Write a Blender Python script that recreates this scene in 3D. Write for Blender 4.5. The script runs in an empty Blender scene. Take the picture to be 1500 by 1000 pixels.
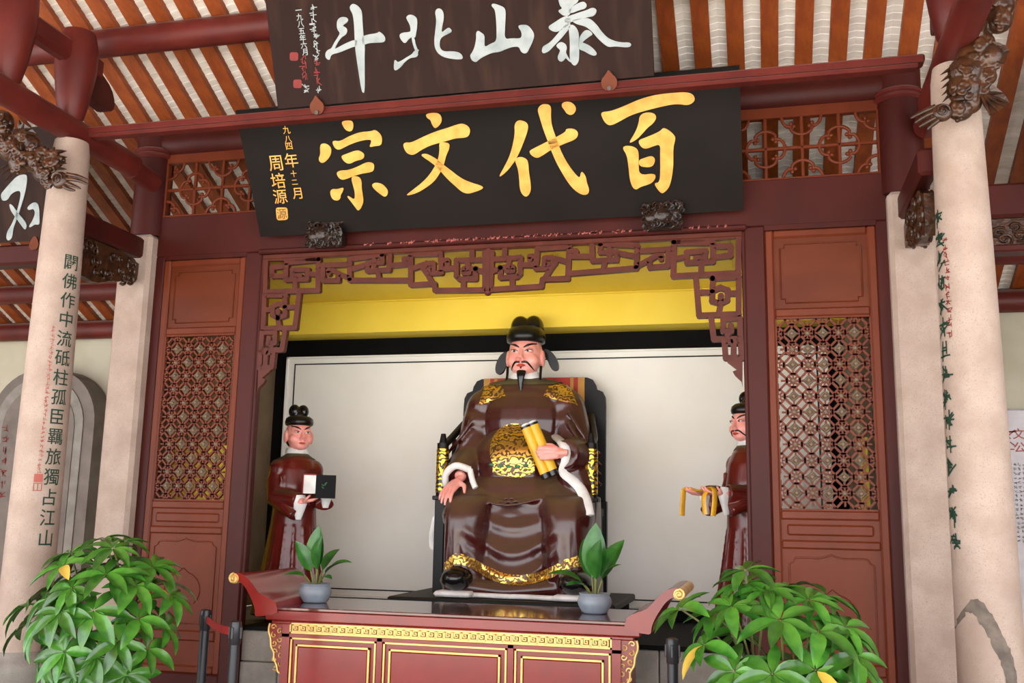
import bpy, bmesh, math, random
from mathutils import Vector, Matrix, Euler, noise
from mathutils.bvhtree import BVHTree
from mathutils.geometry import tessellate_polygon
PI = math.pi
rnd = random.Random(7)
scene = bpy.context.scene
COL = scene.collection

# ------------------------------------------------------------------ camera
CAM = Vector((0, 0, 1.6))
FOC = 1452.0                                   # focal length in pixels of a 1500 x 1000 frame
pit, yaw, rol = (math.radians(a) for a in (10.1, 14.12, 1.074))
_f = Vector((-math.sin(yaw) * math.cos(pit), math.cos(yaw) * math.cos(pit), math.sin(pit)))
_r0 = Vector((math.cos(yaw), math.sin(yaw), 0)); _u0 = _r0.cross(_f)
_r = math.cos(rol) * _r0 + math.sin(rol) * _u0
_u = -math.sin(rol) * _r0 + math.cos(rol) * _u0
cd = bpy.data.cameras.new('camera'); cam = bpy.data.objects.new('camera', cd); COL.objects.link(cam)
cd.sensor_width = 36; cd.lens = FOC / 1500 * 36; cd.clip_start = .05; cd.clip_end = 200
cam.matrix_world = Matrix(((_r.x, _u.x, -_f.x, CAM.x), (_r.y, _u.y, -_f.y, CAM.y), (_r.z, _u.z, -_f.z, CAM.z), (0, 0, 0, 1)))
scene.camera = cam

def ray(px, py):
    return _f + _r * ((px - 750) / FOC) - _u * ((py - 500) / FOC)
def PY(px, py, Y):                             # photo pixel -> point on the upright plane at depth Y
    d = ray(px, py); return CAM + d * ((Y - CAM.y) / d.y)
def PZ(px, py, Z):
    d = ray(px, py); return CAM + d * ((Z - CAM.z) / d.z)
def PP(px, py, o, n):                          # photo pixel -> point on any plane
    d = ray(px, py); return CAM + d * ((o - CAM).dot(n) / d.dot(n))

# ------------------------------------------------------------------ light
w = bpy.data.worlds.new('world'); scene.world = w; w.use_nodes = True
bg = w.node_tree.nodes['Background']
bg.inputs['Color'].default_value = (0.93, 0.96, 1.0, 1); bg.inputs['Strength'].default_value = 2.1
# the sun in the open sky over the courtyard, behind the camera; it reaches the shrine only as light bounced off the paving
sd = bpy.data.lights.new('sun_offscreen', 'SUN'); sun = bpy.data.objects.new('sun_offscreen', sd); COL.objects.link(sun); sun.location = (-13.5, -18.6, 34.5)
sd.energy = 13.0; sd.angle = math.radians(3); sd.color = (1.0, 0.97, 0.92)
sun.rotation_euler = Vector((0.45, 0.62, -1.15)).to_track_quat('-Z', 'Y').to_euler()
scene.view_settings.view_transform = 'Standard'; scene.view_settings.look = 'None'
scene.view_settings.gamma = 1; scene.view_settings.use_curve_mapping = False
scene.view_settings.exposure = 1.2

# ------------------------------------------------------------------ materials
def lin(c):
    return tuple(((v / 255) / 12.92 if v / 255 <= .04045 else ((v / 255 + .055) / 1.055) ** 2.4) for v in c)
def mat(name, col, rough=.5, metal=0, col2=None, scale=6, lo=.35, hi=.65, bump=0, bscale=60, stretch=(1, 1, 1), coat=0, spec=.5,
        dust=None, speck=None, rnd_obj=0, trans=0):
    m = bpy.data.materials.new(name); m.use_nodes = True
    nt = m.node_tree; N = nt.nodes; L = nt.links; b = N['Principled BSDF']
    b.inputs['Roughness'].default_value = rough; b.inputs['Metallic'].default_value = metal
    b.inputs['Specular IOR Level'].default_value = spec
    if coat: b.inputs['Coat Weight'].default_value = coat; b.inputs['Coat Roughness'].default_value = .12
    if trans: b.inputs['Subsurface Weight'].default_value = trans
    c = (*lin(col), 1); c2 = (*lin(col2 or [v * .86 for v in col]), 1)
    tc = N.new('ShaderNodeTexCoord'); mp = N.new('ShaderNodeMapping'); mp.inputs['Scale'].default_value = stretch
    L.new(tc.outputs['Object'], mp.inputs['Vector'])
    nz = N.new('ShaderNodeTexNoise'); nz.inputs['Scale'].default_value = scale; nz.inputs['Detail'].default_value = 5
    L.new(mp.outputs[0], nz.inputs['Vector'])
    rp = N.new('ShaderNodeMapRange'); rp.inputs[1].default_value = lo; rp.inputs[2].default_value = hi
    L.new(nz.outputs[0], rp.inputs[0])
    mx = N.new('ShaderNodeMix'); mx.data_type = 'RGBA'; mx.inputs[6].default_value = c; mx.inputs[7].default_value = c2
    L.new(rp.outputs[0], mx.inputs[0]); out = mx.outputs[2]
    if speck:                                  # (colour, scale, threshold): small mineral grains
        vz = N.new('ShaderNodeTexNoise'); vz.inputs['Scale'].default_value = speck[1]; vz.inputs['Detail'].default_value = 2
        L.new(tc.outputs['Object'], vz.inputs['Vector'])
        r2 = N.new('ShaderNodeMapRange'); r2.inputs[1].default_value = speck[2]; r2.inputs[2].default_value = speck[2] + .06
        L.new(vz.outputs[0], r2.inputs[0])
        m2 = N.new('ShaderNodeMix'); m2.data_type = 'RGBA'; m2.inputs[7].default_value = (*lin(speck[0]), 1)
        L.new(r2.outputs[0], m2.inputs[0]); L.new(out, m2.inputs[6]); out = m2.outputs[2]
    if rnd_obj:
        oi = N.new('ShaderNodeObjectInfo'); hs = N.new('ShaderNodeHueSaturation')
        r3 = N.new('ShaderNodeMapRange'); r3.inputs[3].default_value = 1 - rnd_obj; r3.inputs[4].default_value = 1 + rnd_obj
        L.new(oi.outputs['Random'], r3.inputs[0]); L.new(r3.outputs[0], hs.inputs['Value']); L.new(out, hs.inputs['Color']); out = hs.outputs[0]
    if dust:                                   # (colour, amount, roughness): settled dust on faces that look up
        ge = N.new('ShaderNodeNewGeometry'); sx = N.new('ShaderNodeSeparateXYZ'); L.new(ge.outputs['Normal'], sx.inputs[0])
        r4 = N.new('ShaderNodeMapRange'); r4.inputs[1].default_value = dust[3] if len(dust) > 3 else .15; r4.inputs[2].default_value = .85; r4.inputs[4].default_value = dust[1]
        L.new(sx.outputs['Z'], r4.inputs[0])
        m4 = N.new('ShaderNodeMix'); m4.data_type = 'RGBA'; m4.inputs[7].default_value = (*lin(dust[0]), 1)
        L.new(r4.outputs[0], m4.inputs[0]); L.new(out, m4.inputs[6]); out = m4.outputs[2]
        r5 = N.new('ShaderNodeMapRange'); r5.inputs[3].default_value = rough; r5.inputs[4].default_value = dust[2]
        L.new(r4.outputs[0], r5.inputs[0]); L.new(r5.outputs[0], b.inputs['Roughness'])
    L.new(out, b.inputs['Base Color'])
    if bump:
        n2 = N.new('ShaderNodeTexNoise'); n2.inputs['Scale'].default_value = bscale; n2.inputs['Detail'].default_value = 4
        L.new(mp.outputs[0], n2.inputs['Vector'])
        bp = N.new('ShaderNodeBump'); bp.inputs['Strength'].default_value = bump; bp.inputs['Distance'].default_value = .01
        L.new(n2.outputs[0], bp.inputs['Height']); L.new(bp.outputs[0], b.inputs['Normal'])
    return m
def filigree(name, col, dark, scale, metal=.9, rough=.28, thr=.5):   # gilding with dark engraved scroll lines
    m = bpy.data.materials.new(name); m.use_nodes = True
    nt = m.node_tree; N = nt.nodes; L = nt.links; b = N['Principled BSDF']
    tc = N.new('ShaderNodeTexCoord')
    nz = N.new('ShaderNodeTexNoise'); nz.inputs['Scale'].default_value = scale * .45; nz.inputs['Detail'].default_value = 1
    L.new(tc.outputs['Object'], nz.inputs['Vector'])
    wv = N.new('ShaderNodeTexWave'); wv.wave_type = 'RINGS'; wv.inputs['Scale'].default_value = scale * .55; wv.inputs['Distortion'].default_value = 9; wv.inputs['Detail'].default_value = 1.2
    wv.inputs['Detail Scale'].default_value = 2.2
    L.new(tc.outputs['Object'], wv.inputs['Vector'])
    rp = N.new('ShaderNodeMapRange'); rp.inputs[1].default_value = thr - .12; rp.inputs[2].default_value = thr + .1; L.new(wv.outputs['Fac'], rp.inputs[0])
    mx = N.new('ShaderNodeMix'); mx.data_type = 'RGBA'; mx.inputs[6].default_value = (*lin(dark), 1); mx.inputs[7].default_value = (*lin(col), 1)
    L.new(rp.outputs[0], mx.inputs[0]); L.new(mx.outputs[2], b.inputs['Base Color'])
    mm = N.new('ShaderNodeMath'); mm.operation = 'MULTIPLY'; mm.inputs[1].default_value = metal; L.new(rp.outputs[0], mm.inputs[0]); L.new(mm.outputs[0], b.inputs['Metallic'])
    b.inputs['Roughness'].default_value = rough
    bp = N.new('ShaderNodeBump'); bp.inputs['Strength'].default_value = .8; bp.inputs['Distance'].default_value = .01
    L.new(rp.outputs[0], bp.inputs['Height']); L.new(bp.outputs[0], b.inputs['Normal'])
    return m

M = {}
M['beam'] = mat('red_beam_paint', (100, 36, 29), .45, col2=(80, 27, 23), scale=3, bump=.08, bscale=25, spec=.3, dust=((150, 128, 118), .75, .8, .55))
M['frame'] = mat('dark_red_paint', (70, 23, 17), .48, col2=(57, 18, 14), scale=2.5, stretch=(1, 1, .4), bump=.06, bscale=30, spec=.22)
M['door'] = mat('brown_orange_paint', (108, 48, 23), .45, col2=(92, 38, 17), scale=3, stretch=(1, 1, .3), bump=.05, bscale=40, spec=.25)
M['doorpanel'] = mat('brown_orange_panel_paint', (102, 47, 22), .45, col2=(88, 38, 17), scale=4, stretch=(.3, 1, 1), bump=.08, bscale=20, spec=.22)
M['fret'] = mat('fretwork_brown_paint', (88, 40, 27), .45, col2=(74, 31, 21), scale=6, spec=.25)
M['rafter'] = mat('orange_rafter_wood', (150, 74, 24), .55, col2=(126, 56, 18), scale=5, stretch=(4, .5, 4), bump=.1, bscale=40)
M['tile'] = mat('whitewashed_tile', (236, 232, 226), .9, col2=(212, 206, 196), scale=3, bump=.25, bscale=9, stretch=(.5, 5, 1))
M['stone'] = mat('pale_granite', (177, 160, 147), .8, col2=(160, 141, 128), scale=5, speck=((150, 134, 122), 150, .6), bump=.25, bscale=90)
M['greystone'] = mat('grey_stone', (150, 146, 138), .85, col2=(128, 123, 115), scale=6, speck=((128, 122, 114), 160, .6), bump=.25, bscale=60)
M['stele'] = mat('stele_stone', (128, 119, 111), .8, col2=(108, 100, 94), scale=4, bump=.2, bscale=40)
M['plaster'] = mat('aged_plaster', (192, 186, 166), .9, col2=(170, 162, 138), scale=1.6)
M['panelwhite'] = mat('white_plaster_panel', (243, 241, 234), .85, col2=(237, 234, 224), scale=1.5)
M['black'] = mat('black_paint', (10, 9, 8), .7, col2=(15, 14, 12), scale=5, spec=.1)
M['line'] = mat('black_line', (16, 16, 16), .7)
M['yellow'] = mat('yellow_paint', (248, 220, 78), .65, col2=(242, 212, 66), scale=2)
M['floor'] = mat('stone_floor', (196, 190, 180), .55, col2=(172, 166, 156), scale=4, bump=.15, bscale=30)
M['board1'] = mat('dark_brown_board', (40, 25, 22), .6, col2=(56, 38, 30), scale=3, lo=.5, hi=.75, stretch=(3, 1, .5), spec=.1)
M['board2'] = mat('black_lacquer_board', (22, 18, 16), .5, col2=(27, 22, 20), scale=2, spec=.1)
M['goldleaf'] = mat('gold_leaf', (226, 172, 84), .4, metal=.35, col2=(208, 150, 62), scale=12)
M['whitepaint'] = mat('white_lettering', (160, 170, 171), .65, col2=(126, 141, 142), scale=10, lo=.45, hi=.8)
M['copper'] = mat('copper_leaf', (112, 58, 36), .6, metal=.1, spec=.2)
M['carved'] = mat('carved_brown_wood', (74, 44, 22), .3, col2=(40, 23, 12), scale=14, bump=.5, bscale=35)
M['green'] = mat('green_lettering', (14, 58, 40), .6)
M['redink'] = mat('red_lettering', (128, 20, 12), .6)
M['redpale'] = mat('faded_red_lettering', (170, 88, 76), .7)
M['greyink'] = mat('grey_lettering', (110, 108, 112), .7)
M['rosette'] = mat('grey_brown_rosette', (126, 108, 88), .55, col2=(104, 86, 68), scale=30, bump=.3, bscale=90)
M['skin'] = mat('pink_painted_skin', (238, 166, 152), .35, col2=(232, 150, 138), scale=6)
M['robe'] = mat('brown_lacquer_robe', (66, 22, 19), .22, col2=(56, 18, 16), scale=5, coat=.15, dust=((92, 72, 50), .9, .6, .0))
M['robe2'] = mat('maroon_lacquer_robe', (100, 28, 20), .27, col2=(86, 23, 17), scale=5, coat=.15, dust=((88, 66, 46), .8, .6, .4))
M['collar'] = mat('olive_collar', (84, 78, 52), .6)
M['hat'] = mat('black_olive_hat', (15, 14, 11), .3, spec=.35, dust=((58, 53, 34), .6, .5, .2))
M['hair'] = mat('black_lacquer', (20, 19, 20), .2)
M['lip'] = mat('red_lips', (196, 62, 44), .35)
M['eyewhite'] = mat('eye_white', (245, 232, 226), .3)
M['white'] = mat('white_lining', (240, 240, 236), .5)
M['gold'] = filigree('engraved_gold', (240, 200, 96), (84, 54, 22), 19, thr=.4)
M['goldband'] = filigree('gold_hem', (238, 196, 92), (110, 70, 26), 22)
M['goldblack'] = filigree('gold_on_black', (234, 184, 62), (22, 18, 14), 16, thr=.42)
M['chairblack'] = mat('black_lacquer_chair', (13, 12, 12), .42, spec=.25, dust=((60, 54, 42), .6, .7, .4))
M['cloth'] = mat('red_cloth', (178, 58, 40), .7)
M['clothgold'] = mat('gold_cloth', (206, 148, 62), .6)
M['scroll'] = mat('yellow_scroll', (240, 184, 40), .35)
M['jade'] = mat('green_jade', (60, 130, 84), .4)
M['ribbon'] = mat('yellow_ribbon', (228, 172, 36), .4)
M['table'] = mat('red_table_lacquer', (132, 25, 17), .28, col2=(116, 20, 14), scale=4, coat=.25)
M['tabletop'] = mat('dark_polished_top', (92, 40, 36), .07, col2=(80, 34, 30), scale=4, coat=.6)
M['gilt'] = mat('gilt_moulding', (240, 200, 120), .35, metal=.4)
M['pot'] = mat('blue_grey_pot', (140, 152, 164), .45)
M['soil'] = mat('soil', (66, 52, 42), .9)
M['leaf'] = mat('green_leaf', (76, 134, 42), .3, col2=(42, 98, 30), scale=9, rnd_obj=.4, coat=.2)
M['leafyellow'] = mat('yellowed_leaf', (200, 172, 62), .45, col2=(196, 168, 70), scale=12)
M['leafdark'] = mat('glossy_green_leaf', (58, 118, 42), .3, col2=(36, 90, 30), scale=14, rnd_obj=.2)
M['stem'] = mat('green_stem', (112, 118, 62), .6)
M['post'] = mat('black_post', (38, 40, 46), .35)
M['belt'] = mat('red_belt', (184, 34, 36), .6)
M['planter'] = mat('grey_planter', (158, 156, 152), .7, bump=.2)
M['book'] = mat('black_book', (12, 12, 13), .5, spec=.15)
M['slab'] = mat('pale_grey_slab', (206, 202, 206), .6, col2=(190, 186, 190))

# ------------------------------------------------------------------ mesh helpers
class MB:
    def __init__(s): s.v = []; s.f = []
    def add(s, vs, fs):
        o = len(s.v); s.v += [Vector(v) for v in vs]; s.f += [tuple(i + o for i in f) for f in fs]; return s
    def box(s, x0, x1, y0, y1, z0, z1, b=0):
        if b <= 0:
            vs = [(x, y, z) for z in (z0, z1) for y in (y0, y1) for x in (x0, x1)]
            return s.add(vs, [(0, 2, 3, 1), (4, 5, 7, 6), (0, 1, 5, 4), (2, 6, 7, 3), (0, 4, 6, 2), (1, 3, 7, 5)])
        bm = bmesh.new(); bmesh.ops.create_cube(bm, size=1)
        for v in bm.verts: v.co = Vector(((x0 + x1) / 2 + v.co.x * (x1 - x0), (y0 + y1) / 2 + v.co.y * (y1 - y0), (z0 + z1) / 2 + v.co.z * (z1 - z0)))
        bmesh.ops.bevel(bm, geom=bm.edges[:], offset=b, segments=1, affect='EDGES')
        bm.verts.index_update(); s.add([v.co.copy() for v in bm.verts], [[v.index for v in f.verts] for f in bm.faces]); bm.free(); return s
    def bar(s, p0, p1, w, h, up=(0, 1, 0), ext=0):       # straight bar, w across, h along 'up'
        p0 = Vector(p0); p1 = Vector(p1); d = (p1 - p0).normalized(); up = Vector(up); sd = d.cross(up).normalized(); up = sd.cross(d).normalized()
        p0 = p0 - d * ext; p1 = p1 + d * ext; vs = []
        for p in (p0, p1):
            for a, b in ((-1, -1), (1, -1), (1, 1), (-1, 1)): vs.append(p + sd * a * w / 2 + up * b * h / 2)
        return s.add(vs, [(3, 2, 1, 0), (4, 5, 6, 7), (0, 1, 5, 4), (1, 2, 6, 5), (2, 3, 7, 6), (3, 0, 4, 7)])
    def tube(s, pts, rad, n=10, caps=True, sq=1.0, closed=False):
        pts = [Vector(p) for p in pts]; k = len(pts); rad = rad if isinstance(rad, (list, tuple)) else [rad] * k
        vs = []; prev = None
        for i, p in enumerate(pts):
            if closed: d = pts[(i + 1) % k] - pts[i - 1]
            else: d = pts[min(i + 1, k - 1)] - pts[max(i - 1, 0)]
            d = d.normalized() if d.length > 1e-9 else Vector((0, 0, 1))
            if prev is None: a = d.orthogonal().normalized() if abs(d.z) > .9 else d.cross(Vector((0, 0, 1))).normalized()
            else:
                a = prev - d * prev.dot(d); a = a.normalized() if a.length > 1e-6 else d.orthogonal().normalized()
            prev = a; b = d.cross(a)
            for j in range(n):
                t = 2 * PI * j / n; vs.append(p + (a * math.cos(t) + b * math.sin(t) * sq) * rad[i])
        fs = []
        for i in range(k if closed else k - 1):
            for j in range(n):
                i2 = (i + 1) % k; fs.append((i * n + j, i * n + (j + 1) % n, i2 * n + (j + 1) % n, i2 * n + j))
        if caps and not closed: fs.append(tuple(range(n - 1, -1, -1))); fs.append(tuple((k - 1) * n + j for j in range(n)))
        return s.add(vs, fs)
    def lathe(s, prof, n=32, c=(0, 0, 0), flute=None):
        c = Vector(c); vs = []; k = len(prof)
        for r, z in prof:
            for j in range(n):
                t = 2 * PI * j / n; vs.append(c + Vector((r * math.cos(t), r * math.sin(t), z)))
        fs = [(i * n + j, i * n + (j + 1) % n, (i + 1) * n + (j + 1) % n, (i + 1) * n + j) for i in range(k - 1) for j in range(n)]
        fs.append(tuple(range(n - 1, -1, -1))); fs.append(tuple((k - 1) * n + j for j in range(n)))
        return s.add(vs, fs)
    def ell(s, c, r, rot=(0, 0, 0), n=16, m=10):
        c = Vector(c); R = Euler(rot).to_matrix(); r = (r, r, r) if isinstance(r, (int, float)) else r
        vs = []
        for i in range(1, m):
            p = PI * i / m
            for j in range(n):
                t = 2 * PI * j / n; vs.append(c + R @ Vector((r[0] * math.sin(p) * math.cos(t), r[1] * math.sin(p) * math.sin(t), r[2] * math.cos(p))))
        vs += [c + R @ Vector((0, 0, r[2])), c + R @ Vector((0, 0, -r[2]))]; a = len(vs) - 2
        fs = [(i * n + j, (i + 1) * n + j, (i + 1) * n + (j + 1) % n, i * n + (j + 1) % n) for i in range(m - 2) for j in range(n)]
        for j in range(n):
            fs.append((a, j, (j + 1) % n)); fs.append((a + 1, (m - 2) * n + (j + 1) % n, (m - 2) * n + j))
        return s.add(vs, fs)
    def prism(s, poly, fn, d0, d1):                      # outline (u,v) -> fn(u,v,d)
        n = len(poly); area = sum(poly[i][0] * poly[(i + 1) % n][1] - poly[(i + 1) % n][0] * poly[i][1] for i in range(n))
        if area < 0: poly = poly[::-1]
        vs = [fn(u, v, d1) for u, v in poly] + [fn(u, v, d0) for u, v in poly]
        tri = tessellate_polygon([[Vector((u, v, 0)) for u, v in poly]])
        fs = [tuple(t) for t in tri] + [tuple(n + i for i in reversed(t)) for t in tri]
        fs += [(i, i + n, (i + 1) % n + n, (i + 1) % n) for i in range(n)]
        return s.add(vs, fs)
    def grid(s, rows):                                   # rows of equally many points
        k = len(rows[0]); vs = [p for r in rows for p in r]
        return s.add(vs, [(i * k + j, i * k + j + 1, (i + 1) * k + j + 1, (i + 1) * k + j) for i in range(len(rows) - 1) for j in range(k - 1)])
    def mesh(s, name, m=None, smooth=None, recalc=True):
        me = bpy.data.meshes.new(name); me.from_pydata([tuple(v) for v in s.v], [], s.f)
        if recalc:
            bm = bmesh.new(); bm.from_mesh(me); bmesh.ops.recalc_face_normals(bm, faces=bm.faces); bm.to_mesh(me); bm.free()
        if smooth is not None:
            for p in me.polygons: p.use_smooth = True
            me.set_sharp_from_angle(angle=math.radians(smooth))
        if m: me.materials.append(M[m] if isinstance(m, str) else m)
        return me
    def build(s, name, m, parent=None, smooth=None, recalc=True):
        c = Vector((0, 0, 0))
        if s.v:
            lo = Vector([min(v[i] for v in s.v) for i in range(3)]); hi = Vector([max(v[i] for v in s.v) for i in range(3)]); c = (lo + hi) / 2
        s.v = [v - c for v in s.v]
        o = bpy.data.objects.new(name, s.mesh(name, m, smooth, recalc)); COL.objects.link(o)
        put(o, c, parent); return o
WLOC = {}
def put(o, c, parent=None):
    o.parent = parent; WLOC[o.name] = Vector(c)
    o.location = Vector(c) - (WLOC[parent.name] if parent else Vector((0, 0, 0)))
def thing(name, label, cat, loc=(0, 0, 0), group=None, kind=None):
    o = bpy.data.objects.new(name, None); COL.objects.link(o); o.empty_display_size = .1
    put(o, loc); return tag(o, label, cat, group, kind)
def tag(o, label=None, cat=None, group=None, kind=None):
    if label: o['label'] = label
    if cat: o['category'] = cat
    if group: o['group'] = group
    if kind: o['kind'] = kind
    return o
def inst(src, name, c, parent, rot=None, scale=None):    # one more copy that shares its mesh
    o = src.copy(); o.name = name; COL.objects.link(o); put(o, c, parent)
    if rot is not None: o.rotation_euler = rot
    if scale is not None: o.scale = scale if not isinstance(scale, (int, float)) else (scale,) * 3
    return o
def chaikin(p, it=1):
    for _ in range(it):
        q = []
        for i in range(len(p)):
            a, b = p[i], p[(i + 1) % len(p)]
            q += [(a[0] * .75 + b[0] * .25, a[1] * .75 + b[1] * .25), (a[0] * .25 + b[0] * .75, a[1] * .25 + b[1] * .75)]
        p = q
    return p
def smoothline(p, n=6):                                  # Catmull-Rom through 3D points
    p = [Vector(a) for a in p]; o = []
    for i in range(len(p) - 1):
        a = p[max(i - 1, 0)]; b = p[i]; c = p[i + 1]; d = p[min(i + 2, len(p) - 1)]
        for k in range(n):
            t = k / n; o.append(.5 * ((2 * b) + (c - a) * t + (2 * a - 5 * b + 4 * c - d) * t * t + (3 * b - a - 3 * c + d) * t ** 3))
    return o + [p[-1]]
_glyph = {}
def glyph(ch, bold=0.0):                                 # outline of a character as flat triangles, about 1 unit high
    if (ch, bold) not in _glyph:
        cu = bpy.data.curves.new('glyph', 'FONT'); cu.body = ch; cu.align_x = 'CENTER'; cu.offset = bold; cu.resolution_u = 3
        ob = bpy.data.objects.new('glyph', cu); COL.objects.link(ob)
        dg = bpy.context.evaluated_depsgraph_get(); me = ob.evaluated_get(dg).to_mesh()
        vs = [v.co.copy() for v in me.vertices]; fs = [tuple(p.vertices) for p in me.polygons]
        ob.evaluated_get(dg).to_mesh_clear(); bpy.data.objects.remove(ob); bpy.data.curves.remove(cu)
        if vs:
            cy = (min(v.y for v in vs) + max(v.y for v in vs)) / 2; cx = (min(v.x for v in vs) + max(v.x for v in vs)) / 2
            vs = [(v.x - cx, v.y - cy) for v in vs]
        _glyph[(ch, bold)] = (vs, fs)
    return _glyph[(ch, bold)]
def scribble(r):                                         # strokes of a character too small to read
    vs = []; fs = []
    for k in range(r.randint(4, 6)):
        a = r.choice((0, 0, PI / 2, PI / 2, .7, -.7)); x = r.uniform(-.28, .28); y = r.uniform(-.32, .32); l = r.uniform(.2, .42); h = .05
        dx, dy = math.cos(a), math.sin(a); o = len(vs)
        vs += [(x - dx * l + dy * h, y - dy * l - dx * h), (x + dx * l + dy * h, y + dy * l - dx * h), (x + dx * l - dy * h, y + dy * l + dx * h), (x - dx * l - dy * h, y - dy * l + dx * h)]
        fs.append((o, o + 1, o + 2, o + 3))
    return vs, fs
CX = -1.987                                              # middle of the shrine front
def mir(x): return 2 * CX - x
# ================================================================== the setting
FY = 7.12                                                # front plane of the shrine joinery
tan_r = math.tan(math.radians(26.5))
def roofz(Y): return 5.0 - tan_r * (Y - 7)
tag(MB().box(-13, 8.2, -22, 9.75, -.2, 0).build('floor', 'floor'), 'pale stone floor of the open hall', kind='structure')
tag(MB().box(-13, 8.2, 9.6, 9.85, 0, 3.64).build('wall_back', 'plaster'), 'aged cream plaster back wall of the hall', kind='structure')
tag(MB().box(-13.2, -13, 3.2, 9.85, 0, 5.2).build('wall_left', 'plaster'), 'plaster side wall of the hall', kind='structure')
tag(MB().box(8.2, 8.4, 3.2, 9.85, 0, 5.2).build('wall_right', 'plaster'), 'plaster end wall of the hall', kind='structure')

# roof underside: orange rafters with whitewashed tile courses between them
ceil = thing('ceiling', 'striped roof underside of orange rafters and whitewashed tiles', None, (CX, 6.5, roofz(6.5)), kind='structure')
SP = .2405
Ya, Yb = 3.4, 9.9
x_ref = PP(1027, 50, Vector((0, 7, 5)), Vector((0, tan_r, 1)).normalized()).x
raf = None; crs = None
nrm = Vector((0, tan_r, 1)).normalized()
for k in range(-50, 31):
    x = x_ref + k * SP
    if not -13 < x < 8.2: continue
    if raf is None:
        raf = MB().bar((x, Ya, roofz(Ya) + .03), (x, Yb, roofz(Yb) + .03), .124, .06, up=nrm).build('rafter', 'rafter', ceil)
        c0 = WLOC[raf.name]
        mb = MB(); n = 120; rows = []
        xa, xb = x + .055, x + SP - .055
        for i in range(n):                               # overlapping tiles, each step a little proud
            y0 = Ya + (Yb - Ya) * i / n; y1 = Ya + (Yb - Ya) * (i + 1) / n
            for yy, dz in ((y0, .052), (y1, .058)):
                rows.append([Vector((xa, yy, roofz(yy) + dz)), Vector(((xa + xb) / 2, yy, roofz(yy) + dz + .012)), Vector((xb, yy, roofz(yy) + dz))])
        rows += [[p + Vector((0, 0, .05)) for p in rows[-1]]]
        mb.grid(rows)
        xm = [Vector((p.x, p.y, p.z)) for p in (rows[0][0], rows[0][2])]
        mb.bar(((xa + xb) / 2, Ya, roofz(Ya) + .11), ((xa + xb) / 2, Yb, roofz(Yb) + .11), .14, .03, up=nrm)
        crs = mb.build('tile_course', 'tile', ceil, recalc=False); c1 = WLOC[crs.name]; xk = x
    else:
        inst(raf, 'rafter', c0 + Vector((x - xk, 0, 0)), ceil); inst(crs, 'tile_course', c1 + Vector((x - xk, 0, 0)), ceil)
MB().bar((-2.4, Ya, roofz(Ya) + .16), (-2.4, Yb, roofz(Yb) + .16), 21.6, .05, up=nrm).build('roof_board', 'carved', ceil)

# unseen slope to eaves behind the camera, added to block sun and high sky
tag(MB().bar((-2.4, Ya + .05, roofz(Ya) + .1), (-2.4, -1.3, 4.55), 21.6, .06, up=Vector((0, -.45, 1))).build('ceiling_light_blocker', 'rafter'), 'unseen timber front roof slope added to block sun and high sky', kind='structure')
def log(name, label, p0, p1, r, m='beam', n=20, cat='beam', group=None):
    return tag(MB().tube([p0, p1], r, n).build(name, m, None, 40), label, cat, group)
log('roof_purlin', 'long round red purlin under the rafters, above the dark brown plaque', (-12.9, 6.3, 5.235), (8.1, 6.3, 5.235), .11)
log('roof_purlin', 'long round red purlin halfway down the side bay roof', (-12.9, 8.95, 3.9), (-4.75, 8.95, 3.9), .1)
log('roof_purlin', 'round red purlin behind the grey plaque, halfway down the roof', (.8, 8.95, 3.9), (8.1, 8.95, 3.9), .1)
log('wall_purlin', 'long round red purlin lying on top of the back wall', (-12.9, 9.5, 3.6), (8.1, 9.5, 3.6), .105)

# ---- stone columns, pillars and the timber frame on them (left side, right side)
def ringpts(cx, cy, r, az, h, dz):                       # point on a column surface
    return Vector((cx + r * math.cos(az), cy + r * math.sin(az), dz))
COLR = [(.172, .66), (.168, 1.2), (.164, 2.0), (.158, 2.6), (.15, 3.2), (.14, 3.8), (.131, 4.2), (.118, 4.29)]
def colr(z):
    for (r0, z0), (r1, z1) in zip(COLR, COLR[1:]):
        if z <= z1: t = max(0, (z - z0) / (z1 - z0)); return r0 + (r1 - r0) * t
    return COLR[-1][0]
def on_column(mb, vs, fs, cx, cy, az, zc, size, lift=.003):
    V = [Vector((u, v, 0)) for u, v in vs]; T_ = []      # split long triangles so that they follow the curve
    def cut(a, b, c, dep):
        if dep and max(abs(a.x - b.x), abs(b.x - c.x), abs(a.x - c.x)) * size > .016:
            e = max(((a, b, c), (b, c, a), (c, a, b)), key=lambda q: abs(q[0].x - q[1].x)); m_ = (e[0] + e[1]) / 2
            cut(e[0], m_, e[2], dep - 1); cut(m_, e[1], e[2], dep - 1)
        else: T_.append((a, b, c))
    for f in fs:
        for k in range(1, len(f) - 1): cut(V[f[0]], V[f[k]], V[f[k + 1]], 6)
    vs = [(p.x, p.y) for t_ in T_ for p in t_]; fs = [(3 * i, 3 * i + 1, 3 * i + 2) for i in range(len(T_))]
    pts = []
    for u, v in vs:
        z = zc + v * size; r = colr(z) + lift; a = az + u * size / r
        pts.append(Vector((cx + r * math.cos(a), cy + r * math.sin(a), z)))
    mb.add(pts, fs)
COLXY = [(-4.915, 6.0), (1.175, 6.0)]
TEXT_L = '闢佛作中流砥柱孤臣羈旅獨占江山'
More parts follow.
